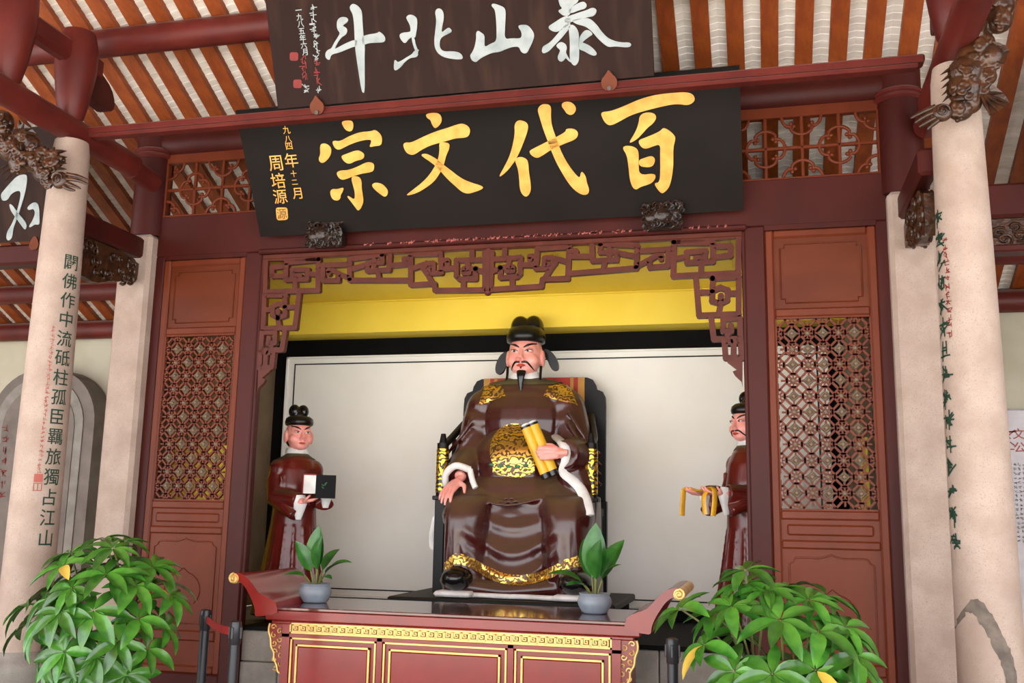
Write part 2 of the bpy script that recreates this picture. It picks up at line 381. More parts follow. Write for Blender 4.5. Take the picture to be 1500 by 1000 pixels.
for side, (cx, cy) in enumerate(COLXY):
    m = 'stone'
    t = thing('stone_column', ('round pale stone column with a column of legible green characters', 'round pale stone column with a grey patch near its foot')[side], 'column', (cx, cy, 0))
    sh = MB().lathe(COLR, 64, (cx, cy, 0)).build('shaft', m, t, 40)
    MB().lathe([(.30, 0), (.30, .1), (.27, .14), (.25, .3), (.235, .46), (.25, .5), (.262, .54), (.262, .57), (.24, .6), (.2, .625), (.18, .66)], 40, (cx, cy, 0)).build('base', 'greystone', t, 40)
    mb = MB(); r = random.Random(3)
    if side == 0:
        az = math.radians(-19.5)
        z0 = PY(97, 385, 5.95).z; z1 = PY(68, 788, 5.95).z
        for i, ch in enumerate(TEXT_L):
            z = z0 + (z1 - z0) * i / 14
            vs, fs = glyph(ch, .006); mb = MB(); on_column(mb, vs, fs, cx, cy, az, z, .122); mb.build('green_character', 'green', t, recalc=False)
        mb = MB(); az = math.radians(-50); za = PY(75, 480, 5.9).z; zb = PY(58, 693, 5.9).z
        for i in range(34):
            vs, fs = scribble(r); on_column(mb, vs, fs, cx, cy, az, za + (zb - za) * i / 33, .03)
        mb.build('red_inscription', 'redpale', t, recalc=False)['kind'] = 'stuff'
        mb = MB()
        for q in (700, 713):
            zc = PY(57, q, 5.9).z
            mbv = [(-.5, -.5), (0, -.5), (.5, -.5), (.5, .5), (0, .5), (-.5, .5)]
            if q == 700:
                on_column(mb, mbv, [(0, 1, 4, 5), (1, 2, 3, 4)], cx, cy, az, zc, .055)
            else:
                for a, b in (((-.5, -.5), (.5, -.4)), ((-.5, .4), (.5, .5)), ((-.5, -.5), (-.4, .5)), ((.4, -.5), (.5, .5)), ((-.05, -.4), (.05, .4))):
                    on_column(mb, [(a[0], a[1]), (b[0], a[1]), (b[0], b[1]), (a[0], b[1])], [(0, 1, 2, 3)], cx, cy, az, zc, .055)
        mb.build('red_seal', 'redpale', t, recalc=False)
    else:
        az = math.radians(199); z0 = PY(1365, 320, 5.95).z; z1 = PY(1395, 790, 5.95).z
        for i in range(15):
            for k in range(2):
                vs, fs = scribble(r); on_column(mb, vs, fs, cx, cy, az, z0 + (z1 - z0) * i / 14, .1)
        mb.build('green_inscription', 'green', t, recalc=False)['kind'] = 'stuff'
        mb = MB(); az = math.radians(219); za = PY(1385, 350, 5.9).z; zb = PY(1397, 490, 5.9).z
        for i in range(13):
            vs, fs = scribble(r); on_column(mb, vs, fs, cx, cy, az, za + (zb - za) * i / 12, .042)
        mb.build('red_inscription', 'redink', t, recalc=False)['kind'] = 'stuff'
        bvc = BVHTree.FromPolygons([v.co + WLOC[sh.name] for v in sh.data.vertices], [tuple(p.vertices) for p in sh.data.polygons])
        rows = []; rp = random.Random(1)                  # grey cement repair running round the foot
        for p in smoothline([Vector((1406, 912, 0)), Vector((1413, 890, 0)), Vector((1428, 888, 0)), Vector((1446, 908, 0)), Vector((1462, 938, 0)), Vector((1476, 972, 0)), Vector((1483, 1010, 0))], 6):
            q = []
            for o_ in (-1, -.5, 0, .5, 1):
                d_ = ray(p.x + o_ * 7 * rp.uniform(.8, 1.2), p.y - o_ * 9 * rp.uniform(.8, 1.2)).normalized(); h_ = bvc.ray_cast(CAM, d_); q.append(h_[0] + h_[1] * .002 if h_[0] is not None else None)
            if all(a_ is not None for a_ in q): rows.append(q)
        if len(rows) > 1: MB().grid(rows).build('cement_patch', mat('grey_cement', (88, 80, 73), .9, col2=(118, 108, 98), scale=14), t, recalc=False)

for side in (0, 1):
    fx = (lambda x: x) if side == 0 else mir
    cx, cy = COLXY[side]; W = ('green-lettered column', 'patched column')[side]
    px = fx(-5.027)
    # stone pillar, timber post on it
    t = thing('stone_pillar', 'square pale stone pillar carrying a red timber post behind the ' + W, 'pillar', (px, 7.155, 0))
    MB().box(px - .155, px + .155, 7.0, 7.31, .3, 3.88, .03).build('shaft', 'stone', t)
    MB().box(px - .2, px + .2, 6.95, 7.36, 0, .3, .03).build('base', 'greystone', t)
    pw = px + (.03 if side == 0 else -.03)
    tp = MB().tube([(pw, 7.15, 3.88), (pw, 7.15, 4.86)], .155, 20).build('timber_post', 'frame', t, 40)
    MB().lathe([(.16, 4.56), (.178, 4.575), (.178, 4.59), (.164, 4.6), (.178, 4.61), (.178, 4.63), (.16, 4.645)], 24, (pw, 7.15, 0)).build('ring', 'beam', tp, 40)
    # big round beam running from the front over the column to the pillar
    log('round_beam', 'thick round red beam running over the top of the ' + W, (cx, 2.6, 4.405), (cx, 6.72, 4.375), .098, n=24)
    t = tag(MB().tube([(cx, 6.73, 4.35), (cx, 7.02, 4.33)], .085, 20).build('beam_stub', 'beam', None, 40), 'short round red beam end behind the head of the ' + W, 'beam')
    # melon posts and the upper tie beam
    for yy, zt, rr, nm in ((5.3, 5.55, .155, 'larger'), (5.96, 5.14, .15, 'smaller')):
        pr = [(.05, 4.42), (.09, 4.47), (rr * .8, 4.62), (rr, 4.85), (rr, 5.0), (rr * .9, zt - .06), (rr * .8, zt)]
        o = MB().lathe(pr, 24, (cx, yy, 0)).build('melon_post', 'beam', None, 40)
        tag(o, nm + ' red melon-shaped post on the round beam above the ' + W, 'post')
    o = MB().box(cx - .06, cx + .06, 5.3, 6.22, 4.86, 5.04, .03).build('tie_beam', 'beam'); tag(o, 'short red tie beam linking two melon-shaped posts above the ' + W, 'beam')
    o = MB().prism(chaikin([(6.05, 4.72), (6.28, 4.66), (6.36, 4.68), (6.38, 4.76), (6.32, 4.86), (6.2, 4.92), (6.05, 4.98)], 1), lambda u, v, d: Vector((cx + d, u, v)), -.05, .05).build('beam_tongue', 'frame')
    tag(o, 'rounded dark red tongue behind the smaller melon-shaped post above the ' + W, 'bracket')
    # low tie beam from column to pillar and carved bracket under it
    o = MB().box(px - .02 if side == 0 else px - .09, px + .09 if side == 0 else px + .02, cy + .08, 7.02, 3.67, 3.84, .02).build('tie_beam', 'frame'); tag(o, 'dark red tie beam from the square pillar to the ' + W, 'beam')
    r = random.Random(5 + side); bx = px + (.03 if side == 0 else -.03)
    b = thing('carved_bracket', 'brown carved bracket under the tie beam beside the ' + W, 'bracket', (bx, 6.6, 3.4))
    MB().prism(chaikin([(6.14, 3.66), (7.0, 3.66), (7.0, 3.5), (6.96, 3.44), (6.85, 3.5), (6.78, 3.42), (6.6, 3.38), (6.48, 3.33), (6.3, 3.36), (6.14, 3.3)], 1), lambda u, v, d: Vector((bx + d, u, v)), -.03, .03).build('back_board', 'carved', b)
    for k in range(26):
        yy = r.uniform(6.2, 6.93); zz = r.uniform(3.43, 3.62) if yy > 6.6 else r.uniform(3.37, 3.62); R = r.uniform(.03, .055)
        for s in (-1, 1):
            pts = [Vector((bx + s * .035, yy + R * (1 - i / 16) * math.cos(i * .62 + k), zz + R * (1 - i / 16) * math.sin(i * .62 + k))) for i in range(15)]
            MB().tube(pts, [.012] * 14 + [.018], 6).build('carved_curl', 'carved', b, 60)

# long architrave between the columns, over the black plaque
t = thing('architrave', 'long moulded red architrave beam running between the two columns', 'beam', (CX, 6.12, 4.33))
MB().box(-4.88, 1.03, 6.04, 6.15, 4.374, 4.424, .01).build('beam', 'beam', t)
MB().box(-4.85, 1.0, 6.052, 6.145, 4.347, 4.378, .012).build('lower_moulding', 'beam', t)

# ================================================================== shrine front (joinery)
def struct(name, mb, m, label, smooth=None):
    return tag(mb.build(name, m, None, smooth), label, kind='structure')
struct('trim_1', MB().tube([(-4.95, 7.16, 4.7), (mir(-4.95), 7.16, 4.7)], .115, 18), 'frame', 'round dark red beam above the transom lattices', 40)
lt = thing('trim_2', 'dark red lintel beam across the shrine front with a chipped lower edge', None, (CX, FY, 3.68), kind='structure')
MB().box(-4.88, mir(-4.88), 7.1, 7.24, 3.7, 4.05, .008).build('lintel', 'frame', lt)
MB().box(-3.92, mir(-3.92), 7.06, 7.12, 3.672, 3.712, .01).build('moulding', 'frame', lt)
mb = MB(); r = random.Random(11)                          # chipped paint showing pale ground along the edge
for k in range(150):
    x = r.uniform(-3.0, -.12)
    if r.random() > .35 + .65 * math.exp(-((x + 1.7) / .9) ** 2): continue
    w_ = r.uniform(.008, .03); h_ = r.uniform(.006, .022)
    z = 3.714
    mb.add([(x, 7.0585, z - .006), (x + w_, 7.0585, z - .006), (x + w_ * .8, 7.0585 , z - .006 - h_ * .5), (x + w_ * .2, 7.0585, z - .006 - h_)], [(0, 1, 2, 3)])
    mb.add([(x, 7.0985, z), (x + w_, 7.0985, z), (x + w_ * .6, 7.0985, z + h_)], [(0, 1, 2)])
mb.build('paint_chips', 'redpale', lt, recalc=False)['kind'] = 'stuff'

def lattice_mesh(x0, x1, z0, z1, nx, nz, y):
    a = (x1 - x0) / nx; b = (z1 - z0) / nz; mb = MB(); big = []; small = []
    def seg(u0, v0, u1, v1, w=.0145):
        p0 = [x0 + u0 * a, z0 + v0 * b]; p1 = [x0 + u1 * a, z0 + v1 * b]
        lo = [x0, z0]; hi = [x1, z1]; t0, t1 = 0, 1       # clip to the opening
        for k in (0, 1):
            d = p1[k] - p0[k]
            for q, sgn in ((lo[k], 1), (hi[k], -1)):
                e = (p0[k] - q) * sgn; g = d * sgn
                if abs(g) < 1e-9:
                    if e < 0: return
                elif g > 0: t0 = max(t0, -e / g)
                else: t1 = min(t1, -e / g)
        if t1 - t0 < .02: return
        A = Vector((p0[0] + (p1[0] - p0[0]) * t0, y, p0[1] + (p1[1] - p0[1]) * t0)); B = Vector((p0[0] + (p1[0] - p0[0]) * t1, y, p0[1] + (p1[1] - p0[1]) * t1))
        mb.bar(A, B, w, .026)
    for i in range(nx + 1):
        for j in range(nz + 1):
            if (i + j) % 2 == 0:
                big.append((i, j))
                for sx, sz in ((1, 1), (1, -1), (-1, 1), (-1, -1)): seg(i + sx * .64, j + sz * .04, i + sx * .04, j + sz * .64)
                for dx, dz in ((1, 0), (-1, 0), (0, 1), (0, -1)): seg(i + dx * .2, j + dz * .2, i + dx * .62, j + dz * .62, .012)
            else:
                small.append((i, j)); o = [(.42, .16), (.16, .42), (-.16, .42), (-.42, .16), (-.42, -.16), (-.16, -.42), (.16, -.42), (.42, -.16)]
                for k in range(8): seg(i + o[k][0], j + o[k][1], i + o[(k + 1) % 8][0], j + o[(k + 1) % 8][1], .013)
                for dx, dz in ((1, 0), (-1, 0), (0, 1), (0, -1)): seg(i + dx * .1, j + dz * .1, i + dx * .42, j + dz * .42, .011)
                for sx, sz in ((1, 1), (1, -1), (-1, 1), (-1, -1)): seg(i + sx * .1, j + sz * .1, i + sx * .25, j + sz * .25, .012)
    return mb, big, small, a, b
def door(n, side, label):
    fx = (lambda x: x) if side == 0 else mir
    x0, x1 = sorted((fx(-4.80), fx(-4.04))); y0, y1 = 7.105, 7.165
    d = thing('door_%d' % n, label, None, ((x0 + x1) / 2, FY, .38), kind='structure')
    for xa in (x0, x1 - .062): MB().box(xa, xa + .062, y0, y1, .38, 3.67, .012).build('stile', 'door', d)
    for za, zb in ((3.61, 3.67), (3.03, 3.095), (1.625, 1.69), (1.43, 1.49), (.62, .7), (.38, .44)): MB().box(x0 + .06, x1 - .06, y0 + .004, y1, za, zb, .012).build('rail', 'door', d)
    xi0, xi1 = x0 + .055, x1 - .055
    def ln(mb, pts, r=.006): mb.tube([Vector((p[0], y0 + .0205, p[1])) for p in pts], r, 6)
    # top panel with notched inset moulding
    p = MB().box(xi0, xi1, y0 + .022, y1 - .012, 3.09, 3.615).build('upper_panel', 'doorpanel', d)
    xa, xb, za, zb, q = xi0 + .05, xi1 - .05, 3.135, 3.565, .03
    mb = MB(); ln(mb, [(xa, za + q), (xa, zb - q), (xa + q, zb - q), (xa + q, zb), (xb - q, zb), (xb - q, zb - q), (xb, zb - q), (xb, za + q), (xb - q, za + q), (xb - q, za), (xa + q, za), (xa + q, za + q), (xa, za + q)])
    mb.build('inset_moulding', 'doorpanel', p, 60)
    # lattice with square rosettes and small flowers
    mb, big, small, a, b = lattice_mesh(xi0 + .012, xi1 - .012, 1.695, 3.025, 6, 12, y0 + .03)
    for za in (1.688, 3.02): mb.box(xi0, xi1, y0 + .012, y0 + .045, za, za + .012)
    for xa in (xi0, xi1 - .014): mb.box(xa, xa + .014, y0 + .012, y0 + .045, 1.69, 3.03)
    la = mb.build('lattice', 'door', d)
    global ROS
    if ROS is None:
        m1 = MB(); h = .041
        def dia(h, y): return [Vector((0, y, h)), Vector((h, y, 0)), Vector((0, y, -h)), Vector((-h, y, 0))]
        o, i1, i2, i3 = dia(h, -.004), dia(h * .78, -.016), dia(h * .5, -.008), dia(h * .3, -.02)
        bk = dia(h, .012); m1.add(bk + o + i1 + i2 + i3, [(0, 1, 2, 3)[::-1]] + [(r * 4 + k, r * 4 + (k + 1) % 4, (r + 1) * 4 + (k + 1) % 4, (r + 1) * 4 + k) for r in range(4) for k in range(4)] + [(16, 17, 18, 19)])
        m2 = MB(); n_ = 12; rr = [[.022 * (1 + .12 * math.cos(6 * 2 * PI * k / n_)) * s for k in range(n_)] for s in (1, .75, .3)]
        rows = [[Vector((rr[q][k % n_] * math.cos(2 * PI * k / n_), (.01, -.014, -.02)[q], rr[q][k % n_] * math.sin(2 * PI * k / n_))) for k in range(n_ + 1)] for q in range(3)]
        m2.grid(rows); m2.add([rows[2][k] for k in range(n_)], [tuple(range(n_))])
        ROS = (m1.mesh('rosette', 'rosette'), m2.mesh('flower', 'rosette', 50))
    for lst, me, nm in ((big, ROS[0], 'rosette'), (small, ROS[1], 'flower')):
        for i, j in lst:
            if i in (0, 6) or j in (0, 12): continue
            o = bpy.data.objects.new(nm, me); COL.objects.link(o); put(o, Vector((xi0 + .012 + i * a, y0 + .026, 1.695 + j * b)), la)
    # small waist panel and the tall lower panel with curved moulding
    p = MB().box(xi0, xi1, y0 + .022, y1 - .012, 1.485, 1.63).build('waist_panel', 'door', d)
    MB().box(xi0 + .045, xi1 - .045, y0 + .012, y0 + .03, 1.52, 1.595, .012).build('raised_field', 'door', p)
    p = MB().box(xi0, xi1, y0 + .022, y1 - .012, .69, 1.435).build('lower_panel', 'door', d)
    xm = (xi0 + xi1) / 2; w_ = xi1 - xi0; mb = MB()
    top = [(-.42, 1.29), (-.42, 1.33), (-.38, 1.345), (-.36, 1.37), (-.28, 1.375), (-.12, 1.372), (-.04, 1.385), (0, 1.397)]
    top = top + [(-u, v) for u, v in top[::-1]]
    ln(mb, [(xm - .42 * w_, .75)] + [(xm + u * w_, v) for u, v in top] + [(xm + .42 * w_, .75), (xm - .42 * w_, .75)])
    arch = [(xm + .24 * w_ * math.cos(t), 1.0 + .14 * math.sin(t) + (.03 if abs(t - PI / 2) < .1 else 0)) for t in [i * PI / 12 for i in range(-3, 16)]]
    ln(mb, arch, .004); mb.build('curved_moulding', 'door', p, 60)
    MB().box(xi0, xi1, y0 + .022, y1 - .012, .43, .63).build('kick_panel', 'door', d)
ROS = None
door(1, 0, 'brown lattice door leaf beside the standing statue with the black book')
door(2, 1, 'brown lattice door leaf beside the standing statue with the yellow ribbon')
nt = 3
for side in (0, 1):
    fx = (lambda x: x) if side == 0 else mir
    W = ('by the black book statue', 'by the yellow ribbon statue')[side]
    def bx(xa, xb, *a): x_, X_ = sorted((fx(xa), fx(xb))); return MB().box(x_, X_, *a)
    struct('trim_%d' % nt, bx(-4.935, -4.797, 7.1, 7.2, 0, 3.7, .008), 'frame', 'dark red post between the stone pillar and the lattice door, ' + W); nt += 1
    j = thing('trim_%d' % nt, 'dark red jamb post at the edge of the shrine opening, ' + W, None, (fx(-3.96), FY, 0), kind='structure'); nt += 1
    bx(-4.043, -3.9, 7.09, 7.22, 0, 3.7, .01).build('post', 'frame', j)
    bx(-3.905, -3.878, 7.105, 7.17, .74, 3.672, .006).build('inner_strip', 'frame', j)
    struct('trim_%d' % nt, bx(-4.8, -4.04, 7.1, 7.2, 0, .382, .01), 'frame', 'dark red sill board under the lattice door, ' + W); nt += 1
    struct('trim_%d' % nt, bx(-4.8, -4.04, 7.1, 7.2, 3.668, 3.705), 'frame', 'thin dark red head strip above the lattice door, ' + W); nt += 1
    # transom lattice above the door
    wdw = thing('window_%d' % (side + 1), 'orange brown transom lattice of crossed bars and scalloped rings, ' + W, None, (fx(-4.25), FY, 4.05), kind='structure')
    xL, xR = -4.93, -3.5; z0, z1 = 4.052, 4.525
    for nm, a in (('frame_rail', (xL, xR, 7.105, 7.17, 4.52, 4.605, .008)), ('frame_rail', (xL, xR, 7.105, 7.17, 4.045, 4.062, .004)), ('frame_stile', (xL, -4.838, 7.105, 7.17, 4.05, 4.56, .008)), ('frame_stile', (xR, xR + .05, 7.105, 7.17, 4.05, 4.56, .008))):
        bx(*a).build(nm, 'door', wdw)
    zm = (z0 + z1) / 2; step = .257; vx = [-4.838 + step * (k + 1) for k in range(5)]
    bx(-4.84, xR, 7.12, 7.15, zm - .012, zm + .012, .005).build('bar', 'door', wdw)
    for x in vx: bx(x - .012, x + .012, 7.12, 7.15, z0, z1, .005).build('bar', 'door', wdw)
    def ring(xc, zc, t0, t1):
        n_ = 40; pts = []
        for k in range(n_ + 1):
            t = t0 + (t1 - t0) * k / n_; rr = .138 * (.74 + .26 * abs(math.cos(2 * t)) ** .45)
            x = xc + rr * math.cos(t); z = zc + rr * math.sin(t); pts.append(Vector((fx(x), 7.13, z)))
        mb = MB().tube(pts, .0125, 8)
        for q in range(4):
            t = PI / 4 + q * PI / 2
            if t0 - .01 < t < t1 + .01 or t0 - .01 < t + 2 * PI < t1 + .01 or t0 - .01 < t - 2 * PI < t1 + .01:
                for dt in (-.16, .16):
                    rr = .138 * .66; mb.ell((fx(xc + rr * math.cos(t + dt)), 7.13, zc + rr * math.sin(t + dt)), .016, n=8, m=6)
        mb.build('scalloped_ring', 'door', wdw, 60)
    for k, x in enumerate([-4.838] + vx[:4]):
        if k % 2 == 1: ring(x, zm, 0, 2 * PI)
        elif k == 0: ring(x, z1, -PI / 2, 0); ring(x, z0, 0, PI / 2)
        else: ring(x, z1, -PI, 0); ring(x, z0, 0, PI)

# ---- fretwork valance in the opening, traced on the plane of the joinery; each key is a part
fr = thing('fretwork_valance', 'brown openwork fretwork valance hanging in the top of the shrine opening', 'valance', (CX, 7.13, 2.75))
FZ = 7.12
A5 = lambda x, y: PY(380 + x / 4, 330 + y / 4, FZ); A7 = lambda x, y: PY(370 + x / 3.846, 320 + y / 3.846, FZ)
KEYS = [
 (A5, [[(45, 195), (40, 393), (348, 383), (352, 205), (165, 222), (160, 322), (284, 318), (288, 262), (198, 264), (200, 300), (242, 298)], [(45, 195), (352, 200)], [(80, 250), (165, 240)], [(78, 298), (158, 300)], [(80, 250), (80, 300)], [(215, 322), (214, 386)], [(288, 285), (350, 292)]]),
 (A5, [[(352, 238), (535, 232)], [(378, 240), (378, 326), (466, 326), (468, 284), (440, 268), (412, 268), (412, 285)], [(468, 284), (536, 315)]]),
 (A7, [[(552, 232), (552, 350), (890, 350)], [(552, 232), (735, 205)], [(552, 290), (650, 262), (652, 298), (772, 292), (778, 212)], [(690, 240), (690, 270)], [(652, 255), (735, 250), (735, 215)], [(710, 298), (716, 348)], [(778, 268), (890, 258)], [(890, 225), (858, 232), (858, 248)]]),
 (A7, [[(895, 185), (895, 376), (1028, 370), (1032, 408), (1330, 404)], [(895, 205), (1062, 200), (1066, 308), (985, 312), (965, 285), (985, 255), (1022, 255), (1022, 288), (1000, 290)], [(895, 288), (965, 262)], [(985, 312), (1018, 368)]]),
 (A7, [[(1310, 235), (1152, 238), (1152, 328), (1168, 344), (1258, 342), (1260, 285), (1192, 288), (1192, 310), (1222, 308)], [(1066, 288), (1152, 280)], [(1066, 240), (1102, 238), (1102, 258)], [(1192, 344), (1190, 402)], [(1260, 290), (1312, 304)], [(1240, 188), (1240, 238)], [(1215, 250), (1215, 285)], [(1312, 195), (1312, 404)]]),
 (A5, [[(160, 412), (36, 412), (28, 606), (214, 602), (238, 398)], [(156, 412), (156, 476), (118, 462), (84, 478), (84, 530), (114, 546), (156, 530), (156, 476)], [(48, 497), (84, 495)], [(156, 484), (206, 480)], [(114, 546), (122, 604)], [(115, 505), (116, 545)]]),
 (A5, [[(98, 628), (22, 628), (14, 736), (138, 730), (156, 612)], [(98, 628), (96, 690), (58, 694), (62, 664)], [(75, 694), (75, 732)]]),
 (A5, [[(46, 744), (12, 744), (6, 838), (78, 832), (88, 742), (60, 748)], [(44, 765), (42, 812)]]),
]
def fretkey(mapf, lines, m_, w=.041):
    mb = MB(); nodes = set()
    for L_ in lines:
        pts = [mapf(*p) for p in L_]
        if m_: pts = [Vector((mir(p.x), p.y, p.z)) for p in pts]
        for a, b in zip(pts, pts[1:]): mb.bar(a, b, w, .045)
        for p in pts:
            kk = (round(p.x, 2), round(p.z, 2))
            if kk in nodes: continue
            nodes.add(kk); mb.tube([p + Vector((0, -.024, 0)), p + Vector((0, .024, 0))], w * .54, 8)
    return mb
for m_ in (0, 1):
    for mf, lines in KEYS: fretkey(mf, lines, m_).build('fret_key', 'fret', fr)
    mb = MB(); tip = [A5(*p) for p in [(0, 838), (74, 838), (68, 856), (22, 895), (42, 904), (30, 925), (0, 955), (-6, 985)]]
    mb.prism([((mir(p.x) if m_ else p.x), p.z) for p in tip], lambda u, v, d: Vector((u, FZ + d, v)), -.02, .02); mb.build('tip_leaf', 'fret', fr)
MB().box(-3.89, mir(-3.89), FZ - .03, FZ + .03, 3.63, 3.674, .008).build('top_rail', 'fret', fr)
c_ = A7(1336, 410); MB().bar((CX, FZ, 3.64), (CX, FZ, c_.z), .03, .05).ell((CX, FZ, c_.z - .005), .03).build('centre_post', 'fret', fr)

# ================================================================== inside the shrine
NF = .75; BY = 8.95
zt = PY(425, 523, BY).z; zl = PY(432, 533.7, BY).z; zk = PY(419, 499.4, BY).z
wb = thing('wall_shrine', 'white painted panel with a black line and black surround behind the statues', None, (CX, BY, NF), kind='structure')
MB().box(-4.75, mir(-4.75), BY + .03, BY + .15, NF, 3.9).build('black_surround', 'black', wb)
xl = -4.556; MB().box(xl, mir(xl), BY + .005, BY + .04, .84, zt).build('white_panel', 'panelwhite', wb)
xe = -4.475; mb = MB(); e = .006; zb_ = .915
for a in ((xe - e, mir(xe) + e, zl - e, zl + e), (xe - e, mir(xe) + e, zb_ - e, zb_ + e), (xe - e, xe + e, zb_, zl), (mir(xe) - e, mir(xe) + e, zb_, zl)): mb.box(a[0], a[1], BY, BY + .01, a[2], a[3])
mb.build('border_line', 'line', wb)
mb = MB()
for a in ((xl - .012, mir(xl) + .012, zt - .02, zt), (xl - .012, xl + .012, .84, zt), (mir(xl) - .012, mir(xl) + .012, .84, zt), (xl - .012, mir(xl) + .012, .84, .86)): mb.box(a[0], a[1], BY - .012, BY + .03, a[2], a[3], .004)
mb.build('edge_moulding', 'panelwhite', wb)
yb = 8.66; z_b = PY(422, 490, yb).z; z_t = PY(441, 446, yb).z
cs = thing('ceiling_shrine', 'bright yellow beam and yellow ceiling boards inside the shrine', None, (CX, 8, z_t), kind='structure')
MB().box(-4.7, mir(-4.7), yb, 9.0, z_b, z_t + .05).build('beam', 'yellow', cs)
MB().box(-4.7, mir(-4.7), yb - .02, yb + .02, z_t - .004, z_t + .02, .006).build('moulding', 'yellow', cs)
for k in range(12):
    xa = -4.7 + 5.426 * k / 12; xb = xa + 5.426 / 12 - .002; m1 = MB()
    m1.add([(xa, 7.26, z_t + .1), (xb, 7.26, z_t + .1), (xb, yb, z_t + .008), (xa, yb, z_t + .008), (xa, 7.26, z_t + .13), (xb, 7.26, z_t + .13), (xb, yb, z_t + .04), (xa, yb, z_t + .04)], [(3, 2, 1, 0), (4, 5, 6, 7), (0, 1, 5, 4), (1, 2, 6, 5), (2, 3, 7, 6), (3, 0, 4, 7)]).build('ceiling_board', 'yellow', cs)
struct('trim_90', MB().box(-4.75, mir(-4.75), 7.24, 9.1, z_t + .16, z_t + .24), 'frame', 'red timber boards on top of the shrine ceiling')
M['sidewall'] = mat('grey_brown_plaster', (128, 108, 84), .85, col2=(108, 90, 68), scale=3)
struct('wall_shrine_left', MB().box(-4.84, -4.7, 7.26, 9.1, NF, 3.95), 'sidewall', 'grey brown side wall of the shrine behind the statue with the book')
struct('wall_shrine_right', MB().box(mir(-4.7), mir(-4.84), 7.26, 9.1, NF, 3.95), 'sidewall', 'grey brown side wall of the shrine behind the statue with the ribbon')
for sd_, ya_, yb_ in ((0, 7.28, 8.2), (1, 7.28, 7.66)):
    xa, xb = sorted(((-4.7, -4.68) if sd_ == 0 else (mir(-4.7), mir(-4.68))))
    struct('trim_%d' % (91 + sd_), MB().box(xa, xb, ya_, yb_, NF, 2.2), 'yellow', 'yellow dado board on the shrine side wall, ' + ('door side of the book statue' if sd_ == 0 else 'door side of the ribbon statue'))
pf = thing('shrine_platform', 'raised stone platform floor under the seated statue', 'platform', (CX, 8.1, 0))
MB().box(-4.83, mir(-4.83), 7.3, 9.1, 0, NF - .03).build('core', 'greystone', pf)
MB().box(-3.9, mir(-3.9), 7.16, 8.95, NF - .03, NF, .004).build('floor_board', 'black', pf)
for row, (za, zb) in enumerate(((0, .24), (.24, .49), (.49, .72))):
    for k in range(6):
        xa = -3.9 + 3.826 * (k + (.5 if row == 1 else 0)) / 6; xb = min(xa + 3.826 / 6, mir(-3.9)) - .006
        if row == 1 and k == 0: MB().box(-3.9, xa - .006, 7.16, 7.3, za, zb - .005, .008).build('stone_block', 'greystone', pf)
        MB().box(xa, xb, 7.16 + .01 * (row == 2), 7.3, za, zb - .005, .008).build('stone_block', 'greystone', pf)
# ================================================================== plaques with writing
def plaque(name, label, x0, x1, yb, zb, tilt, h, m, thick=.05):
    up = Vector((0, -math.sin(tilt), math.cos(tilt))); nf = Vector((0, -math.cos(tilt), -math.sin(tilt))); o = Vector(((x0 + x1) / 2, yb, zb))
    t = thing(name, label, 'plaque', o)
    MB().prism([(x0, 0), (x1, 0), (x1, h), (x0, h)], lambda u, v, d: Vector((u, yb, zb)) + up * v + nf * d, -thick, 0).build('board', m, t)
    return t, o, up, nf
def strokes(t, o, up, nf, polys, org, sc, m, name, d=.008):
    mb = MB()
    for p in polys:
        q = chaikin([(org[0] + x / sc, org[1] + y / sc) for x, y in p], 2)
        mb.prism(q, lambda u, v, dd: PP(u, v, o, nf) + nf * dd, .001, d)
    return mb.build(name, m, t)
def write(t, o, up, nf, items, m, name, bold=.01, r=None):      # items: (char or None, px, py, size)
    mb = MB()
    for ch, px, py, s in items:
        vs, fs = glyph(ch, bold) if ch else scribble(r)
        c = PP(px, py, o, nf) + nf * .003
        b = MB() if ch else mb
        b.add([c + Vector((1, 0, 0)) * (u * s) + up * (v * s) for u, v in vs], fs)
        if ch: b.build('small_character', m, t, recalc=False)
    if mb.v: mb.build(name, m, t, recalc=False)['kind'] = 'stuff'

# upper plaque: dark brown, white brush characters
T1 = math.radians(22)
p1, o1, u1, n1 = plaque('name_plaque', 'dark brown plaque with four large white brush characters leaning over the architrave', -3.262, -.606, 6.03, 4.428, T1, 1.22, 'board1')
ZA = ((380, 0), 5.5538); ZB = ((640, 0), 4.6875)
strokes(p1, o1, u1, n1, [
 [(635,165),(665,138),(710,140),(728,160),(715,185),(690,200),(680,212),(710,225),(720,250),(705,285),(675,300),(650,330),(625,375),(615,400),(650,382),(700,355),(770,325),(800,330),(800,375),(775,380),(720,400),(650,430),(600,440),(582,455),(578,485),(560,488),(540,465),(540,430),(560,405),(590,395),(610,350),(640,305),(660,270),(640,245),(632,215)],
 [(835,300),(880,282),(965,270),(975,255),(1005,275),(1030,310),(1020,345),(960,348),(900,350),(840,368)],
 [(740,50),(760,30),(790,38),(820,65),(838,95),(842,200),(850,300),(862,370),(858,450),(860,560),(860,755),(840,755),(828,700),(815,620),(800,520),(785,420),(778,330),(775,220),(765,120),(738,75)]], *ZA, 'whitepaint', 'character')
c2 = [[(1195,140),(1220,118),(1260,125),(1288,155),(1285,220),(1278,270),(1270,310),(1245,300),(1215,320),(1195,350),(1175,350),(1145,310),(1142,280),(1170,265),(1215,262),(1235,255),(1228,205),(1205,165)],
 [(1236,300),(1262,300),(1275,370),(1292,400),(1282,425),(1262,400)],
 [(1100,490),(1112,488),(1125,508),(1165,490),(1210,460),(1245,440),(1265,410),(1305,400),(1290,425),(1295,450),(1275,468),(1230,470),(1185,505),(1155,545),(1110,578),(1095,560)]]
k = 5.5538 / 2.779
